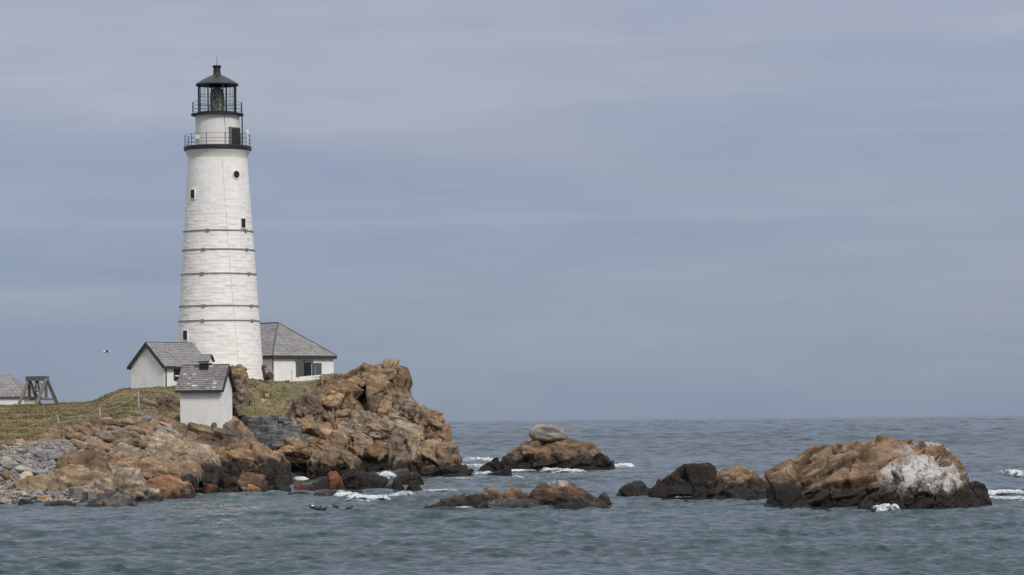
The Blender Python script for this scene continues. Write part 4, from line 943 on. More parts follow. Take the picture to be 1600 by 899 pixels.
while cnt < 300:
    if cnt < 225: px, Y = rng.uniform(-6, 112), rng.uniform(178.5, 207)
    else: px, Y = rng.uniform(95, 262), rng.uniform(203, 222)
    z = float(groundz(np.array([px]), np.array([Y]))[0])
    if z < 0.1 or float(grassy(np.array([px]), np.array([Y]), ground0(np.array([px]), np.array([Y])))[0]) > .35: continue
    kd = rng.choices(['blue', 'mid', 'cream', 'ochre', 'pink'], [45, 26, 13, 9, 7] if cnt < 225 else [3, 12, 25, 32, 28])[0]
    s = min(0.95, rng.lognormvariate(-0.85, 0.38))
    me = rng.choice(protos[kd])
    if kd not in first: o = bpy.data.objects.new('shingle_stone', me); first[kd] = o
    else: o = first[kd].copy(); o.data = me
    COL.objects.link(o)
    o.location = (xof(px, Y), Y, z + 0.07 * s); o.rotation_euler = (rng.uniform(-.5, .5), rng.uniform(-.5, .5), rng.uniform(0, 6.28)); o.scale = (s, s * rng.uniform(.8, 1.2), s * rng.uniform(.8, 1.4))
    tag(o, kinds[kd][0], 'stone', kinds[kd][1]); cnt += 1
sv, sf, stt = [], [], []
base = [np.array([v.co[:] for v in me.vertices]) for me in protos['blue']]
bface = [[tuple(p.vertices) for p in me.polygons] for me in protos['blue']]
npr = np.random.default_rng(3)
N_ = 5200
qx = np.concatenate([npr.uniform(-60, 122, 4900), npr.uniform(110, 300, N_ - 4900)]); qy = np.concatenate([npr.uniform(177.5, 208, 4900), npr.uniform(198, 226, N_ - 4900)])
qz = groundz(qx, qy); qg = grassy(qx, qy, ground0(qx, qy))
off = 0
for x, y, z, g in zip(qx, qy, qz, qg):
    if z < -0.05 or g > .4: continue
    j = npr.integers(0, 4); s = 0.14 + 0.26 * npr.random() ** 1.8
    Mr = rotm(npr.uniform(-.6, .6), npr.uniform(-.6, .6), npr.uniform(0, 6.28))
    b = (base[j] * s) @ Mr.T + np.array([xof(x, y), y, z + 0.03]); sv.append(b)
    sf += [tuple(i + off for i in f) for f in bface[j]]; off += len(b); stt.append(np.full(len(b), npr.random()))
tag(link_mesh('shingle', np.concatenate(sv), sf, M_ST['mid'], tint=np.concatenate(stt)), 'small grey shingle filling the beach between the bigger stones', 'shingle', kind='stuff')

# ------------------------------------------------------------------ grass
def build_grass():
    n = 62000
    px = npr.uniform(-40, 545, n); Y = npr.uniform(203, 291, n)
    z = groundz(px, Y); g = grassy(px, Y, ground0(px, Y)); clump = vnoise(np.stack([xof(px, Y) / 1.3, Y / 1.3, z * 0], -1), 71)
    keep = (g > .45) & ~((px > 452) & (Y > 275))  & (npr.random(n) < 0.55 + 0.5 * clump)
    px, Y, z, clump = px[keep], Y[keep], z[keep], clump[keep]; n = len(px)
    X = xof(px, Y)
    h = (0.03 + 0.06 * npr.random(n)) * (1 + 0.9 * np.clip(clump, 0, 1)) * np.where(Y > 258, .8, 1.0) * np.where((px > 362) & (Y < 270), 1.7, 1.0) * np.where(clump > .5, 1.6, 1.0)
    vs, fs, tt = [], [], []
    for b in range(3):
        a = npr.uniform(0, 6.28, n); wd = 0.035 + 0.03 * npr.random(n); ln = npr.normal(0, .09, (n, 2)) ; of = npr.normal(0, .06, (n, 2))
        bx, by = X + of[:, 0], Y + of[:, 1]
        v0 = np.stack([bx - wd * np.cos(a), by - wd * np.sin(a), z - .04], -1); v1 = np.stack([bx + wd * np.cos(a), by + wd * np.sin(a), z - .04], -1)
        v2 = np.stack([bx + ln[:, 0], by + ln[:, 1], z + h * npr.uniform(.6, 1.2, n)], -1)
        k0 = len(vs) * n * 3; vs.append(np.stack([v0, v1, v2], 1).reshape(-1, 3)); fs.append(np.arange(n * 3).reshape(-1, 3) + k0); tt.append(np.repeat(npr.random(n), 3))
    go = link_mesh('grass', np.concatenate(vs), np.concatenate(fs), M_TUFT, tint=np.concatenate(tt), origin=(0, 0, 0))
    tag(go, 'short brown and green grass covering the island slope', 'grass', kind='stuff')
build_grass()
def cleft_grass():
    n = 260; vs = []
    px = npr.uniform(560, 577, n); Y = npr.uniform(261.5, 265, n)
    for k in range(n):
        b = P(px[k], npr.uniform(646, 654), Y[k]); h = npr.uniform(.15, .42); l = npr.normal(0, .1, 2)
        vs += [b + np.array([-.03, 0, 0]), b + np.array([.03, 0, 0]), b + np.array([l[0], l[1], h])]
    m_ = plain('green_tuft', (0.045, 0.085, 0.022), 0.9, var=.3)
    tag(link_mesh('grass_tuft', np.array(vs), np.arange(n * 3).reshape(-1, 3), m_), 'bright green grass tuft growing at the foot of the dark cliff cleft', 'grass', kind='stuff')
cleft_grass()

# ------------------------------------------------------------------ lighthouse
TYc = 280.0
mp = TYc / FPX
tb = P(343.2, 587, TYc)
def tz(py): return P(341, py, TYc)[2]
LH = thing('lighthouse', (tb[0], TYc, tz(590)), 'tall white stone lighthouse with a black lantern and two black galleries', 'lighthouse')
TC = np.array([tb[0], TYc, 0.0])
def trad(z):
    z0, z1 = tz(587), tz(250); return (68.6 + (46.2 - 68.6) * (z - z0) / (z1 - z0)) * mp
def tpt(th, z, out=0.0, r=None):       # th = angle from the camera side, positive to the right
    r = (trad(z) if r is None else r) + out
    return TC + np.array([r * math.sin(th), -r * math.cos(th), z])
def tower_wall():
    zb, zt = tz(598), tz(249)
    rows = 330; cols = 256
    z = np.linspace(zb, zt, rows); th = np.linspace(0, 2 * math.pi, cols, endpoint=False)
    T, Zz = np.meshgrid(th, z, indexing='ij')
    rr = trad(Zz)
    wob = 0.05 * vnoise(np.stack([np.cos(T) * 5, np.sin(T) * 5, Zz * 0.7], -1), 4)
    ch = 0.315; co = (Zz + wob) / ch; ci = np.floor(co).astype(np.int64); cf = co - ci
    nb = 22; offs = _r(_h(ci & 0xffffffff, ci * 0, ci * 0, 5), 1)
    bo = T / (2 * math.pi) * nb + offs * 3 + 0.06 * vnoise(np.stack([T * 9, Zz * 6, T * 0], -1), 9); bi = np.floor(bo).astype(np.int64); bf = bo - bi
    hsh = _h(ci & 0xffffffff, (bi % nb) & 0xffffffff, ci * 0, 8); a = _r(hsh, 1); tl = _r(hsh, 2) - .5
    joint = np.maximum(np.clip(1 - np.minimum(cf, 1 - cf) / 0.13, 0, 1), np.clip(1 - np.minimum(bf, 1 - bf) / 0.05, 0, 1) * .7)
    soft = np.clip((tz(290) - Zz) / (tz(290) - tz(330)), 0.3, 1)
    d = ((a - .5) * 0.024 + tl * 0.03 * (cf - .5) - 0.014 * joint) * soft + 0.018 * fbm(np.stack([np.cos(T) * 9, np.sin(T) * 9, Zz * 2.4], -1), 3, 3)
    rr = rr + d
    v = np.stack([TC[0] + rr * np.sin(T), TC[1] - rr * np.cos(T), Zz], -1)
    i = np.arange(cols * rows).reshape(cols, rows); j = np.roll(i, -1, axis=0)
    f = np.stack([i[:, :-1], j[:, :-1], j[:, 1:], i[:, 1:]], -1).reshape(-1, 4)
    o = link_mesh('tower_wall', v.reshape(-1, 3), f, M_STONE, LH, tint=np.clip(a ** 2 * .6 + joint * .1, 0, 1)); o.data.polygons.foreach_set('use_smooth', np.ones(len(o.data.polygons), bool))
tower_wall()
MB().lathe([(45.9 * mp, tz(249.5)), (46.3 * mp, tz(247)), (47.3 * mp, tz(244)), (49.0 * mp, tz(240)), (51.6 * mp, tz(236.2)), (40 * mp, tz(236.0))], 96, TC).build('corbel', M_STONE, LH, smooth=True)
MB().lathe([(30 * mp, tz(236.1)), (52.4 * mp, tz(236.1)), (52.9 * mp, tz(235.4)), (52.9 * mp, tz(230.2)), (52.2 * mp, tz(229.6)), (30 * mp, tz(229.6))], 96, TC).build('gallery_deck', M_BLACK, LH)
tcx = P(341.0, 205, TYc)[0] - tb[0]; TCU = TC  # axis is plumb; the picture's lean comes from the camera roll
MB().lathe([(34.4 * mp, tz(229.7)), (34.2 * mp, tz(200)), (34.0 * mp, tz(181))], 64, TC).build('watch_room_wall', M_PLASTER, LH, smooth=True)
MB().lathe([(20 * mp, tz(181.2)), (39.8 * mp, tz(181.2)), (41.2 * mp, tz(180.4)), (41.2 * mp, tz(178.6)), (20 * mp, tz(178.3))], 64, TC).build('lantern_deck', M_BLACK, LH)
# iron hoops with clamps
for py, cls in ((362.5, (-.22, .98)), (392, (-.33, .98)), (429.5, (-.36, 1.0)), (479.5, (-.30, 1.02)), (502.5, (-.32, 1.02))):
    z = tz(py); r = trad(z) + .02
    hp = MB().lathe([(r, z - .05), (r + .045, z - .05), (r + .045, z + .05), (r, z + .05)], 96, TC).build('hoop', M_IRON, LH)
    for a in cls:
        p = tpt(a, z, .09); t = np.array([math.cos(a), math.sin(a), 0]); n = np.array([math.sin(a), -math.cos(a), 0])
        MB().obox(p, t * .16, n * .05, (0, 0, .10)).build('clamp', M_IRON, hp)
# windows
def twin(px, py, w, h, round_=False):
    z = tz(py); r = trad(z); off = (px - (340.9 + (py - 230) * 0.0066)) * mp; th = math.asin(max(-.98, min(.98, off / r)))
    n = np.array([math.sin(th), -math.cos(th), 0]); t = np.array([math.cos(th), math.sin(th), 0]); u = np.array([0, 0, 1.0]); p = tpt(th, z)
    wd = w * mp / math.cos(th) / 2; hh = h * mp / 2
    if round_:
        fr = MB(); k = 24
        for (s, dd) in ((1.35, .06),):
            ring = []
            for q in range(k):
                a = 2 * math.pi * q / k
                for ss, oo in ((1.32, -.1), (1.32, .07), (1.0, .07), (1.0, -.1)): ring.append(p + n * oo + t * wd * ss * math.cos(a) + u * hh * ss * math.sin(a))
            fs = [(q * 4 + e, ((q + 1) % k) * 4 + e, ((q + 1) % k) * 4 + (e + 1) % 4, q * 4 + (e + 1) % 4) for q in range(k) for e in range(4)]
            fr.add(ring, fs)
        f = fr.build('porthole', M_WHITE, LH)
        MB().add([p + n * .045 + t * wd * math.cos(2 * math.pi * q / k) + u * hh * math.sin(2 * math.pi * q / k) for q in range(k)], [tuple(range(k))]).build('pane', M_GLASS_SHADE, f)
        m = MB(); m.obox(p + n * .055, t * wd, n * .012, u * .03); m.obox(p + n * .058, t * .03, n * .012, u * hh); m.build('glazing_bar', M_TRIM, f); return
    m = MB(); b = .06
    m.obox(p + n * .02 + t * (wd + b / 2), t * b / 2, n * .05, u * (hh + b)); m.obox(p + n * .02 - t * (wd + b / 2), t * b / 2, n * .05, u * (hh + b))
    m.obox(p + n * .023 + u * (hh + b / 2), t * wd, n * .05, u * b / 2); m.obox(p + n * .033 - u * (hh + b / 2), t * (wd + b * 1.3), n * .08, u * b / 2 * .98)
    f = m.build('window_frame', M_WHITE, LH)
    MB().obox(p + n * .0, t * wd, n * .06, u * hh).build('pane', M_GLASS_SHADE, f)
    m = MB(); m.obox(p + n * .065, t * .025, n * .015, u * hh); m.obox(p + n * .067, t * wd, n * .015, u * .025); m.build('glazing_bar', M_TRIM, f)
twin(305.8, 306, 6.6, 14); twin(383, 351.5, 5.6, 14.5); twin(294.6, 525, 7.2, 14.5); twin(372.8, 276, 8.6, 11.6, True)
# conductor cable
pts = []
for q in range(60):
    py = 252 + (586 - 252) * q / 59; pts.append(tpt(.245 + .31 * q / 59, tz(py), .02))
MB().tube(pts, .013, 5).build('conductor_cable', M_CABLE, LH)
MB().tube([tpt(.40, tz(182), .04, 34.2 * mp), tpt(.46, tz(205), .04, 34.2 * mp), tpt(.49, tz(229), .04, 34.4 * mp)], .016, 5).build('conductor_cable', M_IRON, LH)
# railings
def railing(r, zb, zt, rails, posts, name, rr=.022):
    m = MB()
    for z in rails: m.tube([TC + np.array([r * math.cos(a), r * math.sin(a), z]) for a in np.linspace(0, 2 * math.pi, 61)], rr * .8, 5, cap=False)
    f = m.build(name, M_BLACK, LH)
    for a in posts: MB().tube([TC + np.array([r * math.sin(a), -r * math.cos(a), zb]), TC + np.array([r * math.sin(a), -r * math.cos(a), zt])], rr * 1.35, 6).build('post', M_BLACK, f)
railing(51.0 * mp, tz(229.8), tz(211.6), [tz(212), tz(219.5), tz(224.8)], [-.25 + k * .565 for k in range(-5, 6)] + [2.9], 'gallery_railing')
railing(39.2 * mp, tz(178.6), tz(160.5), [tz(161), tz(167.5), tz(172.8)], [R(22.5 + 30 * k) for k in range(12)], 'lantern_railing')
# watch-room door, pole, fittings
def wpt(th, z, out=0): return TC + np.array([(34.2 * mp + out) * math.sin(th), -(34.2 * mp + out) * math.cos(th), z])
a0 = .92; dp = wpt(a0, (tz(203) + tz(229.5)) / 2); dn = np.array([math.sin(a0), -math.cos(a0), 0]); dt = np.array([math.cos(a0), math.sin(a0), 0]); dh = (tz(203) - tz(229.5)) / 2
m = MB(); m.obox(dp - dt * .52 + dn * .02, dt * .06, dn * .14, (0, 0, dh)); m.obox(dp + dt * .52 + dn * .02, dt * .06, dn * .14, (0, 0, dh)); m.obox(dp + dn * .02 + np.array([0, 0, dh + .05]), dt * .60, dn * .16, (0, 0, .06))
df_ = m.build('door_frame', M_IRON, LH)
MB().obox(dp + dn * -.02, dt * .46, dn * .10, (0, 0, dh)).build('doorway', M_GLASS_SHADE, df_)  # solid dark box painted as the unlit inside of the open door
hinge = dp - dt * .40 + dn * .16
ld = np.array([math.sin(a0 + .75), -math.cos(a0 + .75), 0])
dl = MB().obox(hinge + ld * .36, ld * .36, np.cross(ld, (0, 0, 1)) * .03, (0, 0, dh * .98)).build('door', M_BLACK, LH)
MB().tube([hinge + ld * .62 + np.array([0, 0, -.05]), hinge + ld * .62 + np.array([0, -.09, -.05])], .03, 6).build('handle', M_GALV, dl)
pr_ = (380.4 - 341.2) * mp; q_ = TC + np.array([pr_, -.35, 0])
MB().tube([q_ + np.array([0, 0, tz(229.6)]), q_ + np.array([0, 0, tz(180.5)])], .055, 8).build('support_pole', M_BLACK, LH)
q_ = TC + np.array([(388.5 - 341.4) * mp, -.5, 0])
m = MB(); m.tube([q_ + np.array([0, 0, tz(229)]), q_ + np.array([0, 0, tz(212)]), q_ + np.array([0, 0, tz(206.5)]), q_ + np.array([0, 0, tz(204.5)])], [.13, .14, .14, .05], 12)
m.build('signal_canister', M_PVC, LH, smooth=False)
q_ = TC + np.array([(313.5 - 341.4) * mp, -2.45, 0])
m = MB(); m.obox(q_ + np.array([0, 0, tz(217.8)]), (.20, .05, 0), (-.05, .2, 0), (0, 0, .17)); hb = m.build('lamp_box', M_CREAM, LH)
MB().tube([q_ + np.array([0, 0, tz(229.6)]), q_ + np.array([0, 0, tz(220)])], .035, 6).build('lamp_foot', M_GALV, hb)
# lantern: eight posts, glazing, panes, roof
lr = 30.3 * mp; zb, zt = tz(178.5), tz(134)
ang8 = [R(22.5 + 45 * k) for k in range(8)]
def op(a, z, r=lr): return TC + np.array([r * math.sin(a), -r * math.cos(a), z])
MB().lathe([(lr * 1.03, zb), (lr * 1.03, tz(175.8)), (lr * .94, tz(175.8)), (lr * .94, zb)], 8, TC, rot=R(22.5)).build('lantern_curb', M_BLACK, LH)
for k, a in enumerate(ang8):
    MB().tube([op(a, zb), op(a, zt)], .066, 8).build('lantern_post', M_BLACK, LH)
    b = ang8[(k + 1) % 8]
    m = MB()
    for py in (149.5, 163.5): m.bar(op(a, tz(py)), op(b, tz(py)), .03, .035)
    pm = [op(a, 0) * (1 - f) + op(b, 0) * f for f in (.34, .66)]
    for x in pm: m.tube([np.array([x[0], x[1], zb + .12]), np.array([x[0], x[1], zt])], .012, 5)
    m.build('glazing_bar', M_BLACK, LH)
    g0, g1 = op(a, tz(175.8), lr * .985), op(b, tz(175.8), lr * .985); h0, h1 = op(b, zt, lr * .985), op(a, zt, lr * .985)
    MB().add([g0, g1, h0, h1], [(0, 1, 2, 3)]).build('pane', M_GLASS, LH)
m = MB(); m.lathe([(20 * mp, tz(134.0)), (33.5 * mp, tz(134.2)), (34.0 * mp, tz(133)), (32.6 * mp, tz(131.0)), (22 * mp, tz(124.6)), (12 * mp, tz(119.6)), (6.2 * mp, tz(117.0)), (5.0 * mp, tz(116.5))], 16, TC, rot=R(11.25)); m.build('lantern_roof', M_BLACK, LH)
MB().lathe([(7.0 * mp, tz(118.6)), (6.2 * mp, tz(116.5)), (5.7 * mp, tz(113.5)), (5.5 * mp, tz(108)), (5.9 * mp, tz(105.6)), (7.1 * mp, tz(104.4)), (7.1 * mp, tz(103.0)), (.3, tz(102.4))], 20, TC, cap=True).build('ventilator', M_BLACK, LH)
MB().tube([TC + np.array([0, 0, tz(103)]), TC + np.array([0, 0, tz(87.5)])], [.03, .012], 6).build('lightning_rod', M_BLACK, LH)
prof = []
for q in range(45):
    f = q / 44; py = 176 - f * 40
    w = 8.8 + 1.6 * math.sin(min(1, f / .62) * math.pi * .5) if f < .62 else 10.4 * math.sqrt(max(0, 1 - ((f - .62) / .38) ** 2)) * .96 + .4
    prof.append(((w + (.55 if q % 2 else 0)) * mp, tz(py)))
ln = MB().lathe(prof, 24, TC).build('fresnel_lens', M_LENS, LH)
m = MB()
for k in range(12):
    a = R(15 + 30 * k); m.tube([TC + np.array([(r + .025) * math.sin(a), -(r + .025) * math.cos(a), z]) for r, z in prof[::4]], .03, 5)
m.build('lens_frame', M_LENSFR, ln)

# ------------------------------------------------------------------ houses
def shingles(A, B, C, D, rows, wd, parent, matl, seed, lift=.02, name='shingles'):
    """courses of shingles from eave A-B up to ridge D-C (A under D, B under C)"""
    A, B, C, D = [np.array(x, float) for x in (A, B, C, D)]
    n = np.cross(B - A, D - A); n /= np.linalg.norm(n)
    if n[2] < 0: n = -n
    rg = np.random.default_rng(seed); m = MB()
    for i in range(rows):
        f0, f1 = i / rows, min(1.0, (i + 1.12) / rows)
        L0, R0, L1, R1 = A + (D - A) * f0, B + (C - B) * f0, A + (D - A) * f1, B + (C - B) * f1
        w = np.linalg.norm(R0 - L0); k = max(1, int(w / wd)); e = np.linspace(0, 1, k + 1)
        if k > 2: e[1:-1] += rg.uniform(-.3, .3, k - 1) / k
        up = (D - A) / np.linalg.norm(D - A)
        for j in range(k):
            s, t = e[j] + .002, e[j + 1] - .002; dz = rg.uniform(0, .016); dr = up * rg.uniform(-.02, .015)
            a, b = L0 + (R0 - L0) * s + dr, L0 + (R0 - L0) * t + dr; c_, d_ = L1 + (R1 - L1) * t, L1 + (R1 - L1) * s
            lo = n * lift; hi = n * (lift + .020 + dz)
            m.add([a + hi, b + hi, c_ + lo, d_ + lo, a, b], [(0, 1, 2, 3), (4, 5, 1, 0), (4, 0, 3), (5, 2, 1)], rg.random() ** .9)
    o = m.build(name, matl, parent); o['kind'] = 'stuff'; return o
def gable(name, label, N, l, g, Lh, Wh, ze, rise, ov, shm, seed, trim=.10, rows=14):
    """N near corner on the ground; l along the eaves wall, g along the gable wall"""
    l, g = np.array([*l, 0.0]), np.array([*g, 0.0]); N = np.array(N, float); up = np.array([0, 0, 1.0])
    T = thing(name, N, label, 'house' if 'house' in name else 'shed')
    b = N - up * 1.2; e = ze - b[2]
    q = [b, b + l * Lh, b + l * Lh + g * Wh, b + g * Wh]; r0 = b + g * Wh / 2 + up * (e + rise); r1 = r0 + l * Lh
    vs = q + [x + up * e for x in q] + [r0, r1]
    MB().add(vs, [(0, 1, 5, 4), (1, 2, 6, 9, 5), (2, 3, 7, 6), (3, 0, 4, 8, 7)]).build('wall', M_WHITE, T)
    sl = rise / (Wh / 2); dn = ov * sl
    for sgn, o0 in ((-1, 0.0), (1, Wh)):
        E = b + up * e + g * o0; out = g * sgn
        A = E + out * ov - up * dn - l * ov; B = E + out * ov - up * dn + l * (Lh + ov); C = r1 + l * ov; D = r0 - l * ov
        n = np.cross(B - A, D - A); n /= np.linalg.norm(n); n = n if n[2] > 0 else -n
        th = .09; lo = n * .012
        rf = MB().add([A + lo, B + lo, C + lo, D + lo, A + n * th, B + n * th, C + n * th, D + n * th], [(0, 1, 2, 3), (4, 7, 6, 5), (0, 4, 5, 1), (1, 5, 6, 2), (2, 6, 7, 3), (3, 7, 4, 0)]).build('roof', M_TRIM, T)
        shingles(A + n * th, B + n * th, C + n * th, D + n * th, rows, .26, rf, shm, seed)
        for (p0, p1) in ((A, D), (B, C)):
            d = (p1 - p0) / np.linalg.norm(p1 - p0); MB().obox((p0 + p1) / 2 - n * .05 + (-l if p0 is A else l) * .012, (p1 - p0) / 2, l * .035, np.cross(d, l) * trim).build('verge_board', M_TRIM, T)
        MB().obox((A + B) / 2 + out * .03 - up * .04, (B - A) / 2, out * .05, up * .07).build('gutter', M_TRIM, T)
    MB().tube([r0 - l * ov + up * .10, r1 + l * ov + up * .10], .05, 6).build('ridge_cap', M_TRIM, T)
    return T, (N, l, g, up, b, r0, r1)
# gabled house left of the tower
Y0 = 266.0; n0 = P(257, 607, Y0); zE = P(257, 570.5, Y0)[2]
gh, fr = gable('gabled_house', 'white gabled house with a grey roof left of the lighthouse', n0, (math.sin(R(40)), math.cos(R(40))), (-math.cos(R(40)), math.sin(R(40))), 5.05, 4.03, zE, 1.84, .22, M_SHING, 1)
N, l, g, up, b, r0, r1 = fr
def wall_window(T, o, ax, nrm, w, h, pane_m=M_GLASS_SHADE, name='window'):
    m = MB(); u = np.array([0, 0, 1.0]); t = .05
    m.obox(o + ax * (w / 2 + t) + nrm * .02, ax * t, nrm * .05, u * (h / 2 + 2 * t)); m.obox(o - ax * (w / 2 + t) + nrm * .02, ax * t, nrm * .05, u * (h / 2 + 2 * t))
    m.obox(o + u * (h / 2 + t) + nrm * .023, ax * w / 2, nrm * .05, u * t); m.obox(o - u * (h / 2 + t) + nrm * .028, ax * (w / 2), nrm * .07, u * t)
    f = m.build(name, M_TRIM, T)
    MB().obox(o + nrm * .012, ax * w / 2, nrm * .012, u * h / 2).build('pane', M_GLASS_SHADE, f)
    MB().obox(o - u * h * .22 + nrm * .03, ax * w / 2, nrm * .014, u * .05).build('sash', M_WHITE, f)
wall_window(gh, np.array([N[0], N[1], P(275, 583, Y0)[2]]) + l * 1.55, l, -g, .75, 1.0)
MB().tube([N + l * .14 - g * .07 + np.array([0, 0, zE - N[2] - .12]), N + l * .14 - g * .07 - up * .3], .05, 8).build('downspout', M_TRIM, gh)
# small shed in front
Y1 = 232.0; n1_ = P(345, 663, Y1); zE = P(345, 603.5, Y1)[2]
sh, fr = gable('small_shed', 'small white shed with a patchy shingle roof and roof vent in front of the lighthouse', n1_, (-math.cos(R(18)), math.sin(R(18))), (math.sin(R(18)), math.cos(R(18))), 3.2, 2.15, zE, 1.48, .26, M_SHING2, 2, rows=13)
N, l, g, up, b, r0, r1 = fr
cc = r0 + l * 1.62
MB().obox(cc - up * .06, l * .34, g * .36, up * .28).build('vent_base', M_BLACK, sh)
vb = MB().obox(cc + up * .29, l * .42, g * .42, up * .075).build('vent_collar', M_WHITE, sh)
m = MB(); h_ = .42
m.add([cc + up * .37 + l * i * .36 + g * j * .36 for i, j in ((-1, -1), (1, -1), (1, 1), (-1, 1))] + [cc + up * .80 - l * .36, cc + up * .80 + l * .36], [(0, 1, 5, 4), (1, 2, 5), (2, 3, 4, 5), (3, 0, 4)]); m.build('vent_box', M_WHITE, sh)
for sg in (-1, 1):
    A = cc + g * sg * .52 - l * .52 + up * .36; B = cc + g * sg * .52 + l * .52 + up * .36; C = cc + l * .52 + up * .90; D = cc - l * .52 + up * .90
    vr = MB().add([A, B, C, D, A - up * .05, B - up * .05, C - up * .05, D - up * .05], [(0, 1, 2, 3), (7, 6, 5, 4), (0, 4, 5, 1), (1, 5, 6, 2), (3, 7, 4, 0)]).build('vent_roof', M_TRIM, sh)
    shingles(A, B, C, D, 4, .24, vr, M_SHING, 8, lift=.004)
# hip-roofed wing behind the tower
Y2 = 286.0; n2_ = P(427, 594, Y2); up = np.array([0, 0, 1.0]); zE = P(427, 556, Y2)[2]
w = np.array([math.cos(R(40)), math.sin(R(40)), 0]); d = np.array([-math.sin(R(40)), math.cos(R(40)), 0]); Wd, Ld, S = 6.75, 10.0, 3.9
WG = thing('hip_roofed_house', n2_, 'white hip-roofed house with dark green shutters behind the lighthouse', 'house')
b = n2_ - up * 1.0; e = zE - b[2]; q = [b, b + w * Wd, b + w * Wd + d * Ld, b + d * Ld]
MB().add(q + [x + up * e for x in q], [(0, 1, 5, 4), (1, 2, 6, 5), (2, 3, 7, 6), (3, 0, 4, 7)]).build('wall', M_WHITE, WG)
ov = .22; E = [x + up * e for x in q]; E = [E[0] - w * ov - d * ov, E[1] + w * ov - d * ov, E[2] + w * ov + d * ov, E[3] - w * ov + d * ov]
zR = P(435, 503.5, Y2 + 2)[2]; A1 = b + w * Wd / 2 + d * S; A2 = b + w * Wd / 2 + d * (Ld - S * .3); A1[2] = A2[2] = zR
rf = MB().add(E + [A1, A2] + [x - up * .05 for x in E], [(0, 1, 4), (1, 2, 5, 4), (2, 3, 5), (3, 0, 4, 5), (6, 9, 8, 7), (0, 6, 7, 1), (1, 7, 8, 2), (2, 8, 9, 3), (3, 9, 6, 0)]).build('roof', M_TRIM, WG)
shingles(E[0], E[1], A1, A1, 18, .3, rf, M_SHING, 3); shingles(E[3], E[0], A1, A2, 18, .3, rf, M_SHING, 4); shingles(E[1], E[2], A2, A1, 18, .3, rf, M_SHING, 5)
for i in range(4):
    a_, b_ = E[i], E[(i + 1) % 4]; dd = (b_ - a_) / np.linalg.norm(b_ - a_); MB().obox((a_ + b_) / 2 - up * .14, (b_ - a_) / 2 - dd * .03, np.cross(dd, up) * .035, up * .125).build('fascia', M_TRIM, WG)
for (a_, b_) in ((E[0], A1), (E[1], A1), (A1, A2)): MB().tube([a_ + up * .06, b_ + up * .06], .05, 6).build('ridge_cap', M_TRIM, WG)
MB().tube([b - w * .06 - d * .06 + up * (e - .2), b - w * .06 - d * .06 + up * .5], .055, 8).build('downspout', M_TRIM, WG)
nrm = -d
def fpt(px, py):       # point of the front wall behind picture point
    f = (px - 427) / (523 - 427); o = n2_ + w * Wd * f; Yq = o[1]; o = o.copy(); o[2] = P(px, py, Yq)[2]; return o
def panel(x0, x1, y0, y1, m, nm, out=.04, th=.03, parent=WG):
    a_, b_ = fpt(x0, (y0 + y1) / 2), fpt(x1, (y0 + y1) / 2); hz = abs(fpt(x0, y0)[2] - fpt(x0, y1)[2]) / 2
    return MB().obox((a_ + b_) / 2 + nrm * out, (b_ - a_) / 2, nrm * th, up * hz).build(nm, m, parent)
panel(474.4, 487, 567, 588.5, M_GLASS_SHADE, 'doorway', .012, .03)  # flat dark panel stands for the shade in the opening between the shutters
panel(462, 489.5, 563.2, 567, M_SHUT, 'lintel', .05, .06)
for x0, x1, y0 in ((462.8, 474.4, 567), (488, 503, 567.4)):
    s_ = panel(x0, x1, y0, 588.5, M_SHUT, 'shutter', .05, .04)
    m = MB()
    for k in range(1, 5):
        fx = x0 + (x1 - x0) * k / 5; a_ = fpt(fx, 578); m.obox(a_ + nrm * .095, w * .008, nrm * .006, up * .55)
    m.build('batten', M_TRIM, s_)
lp = fpt(474.5, 559.5)
m = MB(); m.tube([lp + nrm * .0, lp + nrm * .18 + up * .1, lp + nrm * .3 + up * .05], .035, 6); m.lathe([(.05, .06), (.14, -.06), (.0, -.07)], 10, lp + nrm * .32 + up * .0); m.build('wall_lamp', M_BLACK, WG)
# white low rail in front of the wing
rb = Y2 - 1.0
def rp(px, py, Y=283.4): return P(px, py, Y)
rl = thing('white_rail', rp(480, 594), 'low white plank rail under the shuttered doorway', 'rail')
MB().bar(rp(468, 590.2), rp(504, 587.0), .06, .16).build('top_plank', M_WHITE, rl)
MB().bar(rp(468, 594.6, 283.3), rp(484, 594.6, 283.3), .06, .16).build('bottom_plank', M_WHITE, rl)
for x, y in ((468.5, 593), (481.5, 592), (503, 590)): MB().bar(rp(x, y - 3, 283.2), rp(x, y + 5, 283.2), .07, .14, (0, 1, 0)).build('post', M_WHITE, rl)
for x, y0, y1, lb in ((456, 578, 593, 'thin grey stake left of the shuttered doorway'), (493, 572, 590, 'thin white stake in front of the right shutter')):
    m = MB().tube([rp(x, y1 + 6, 284.6), rp(x, y0, 284.6)], .025, 6); tag(m.build('stake', M_POST if x > 460 else M_GALV), lb, 'stake')
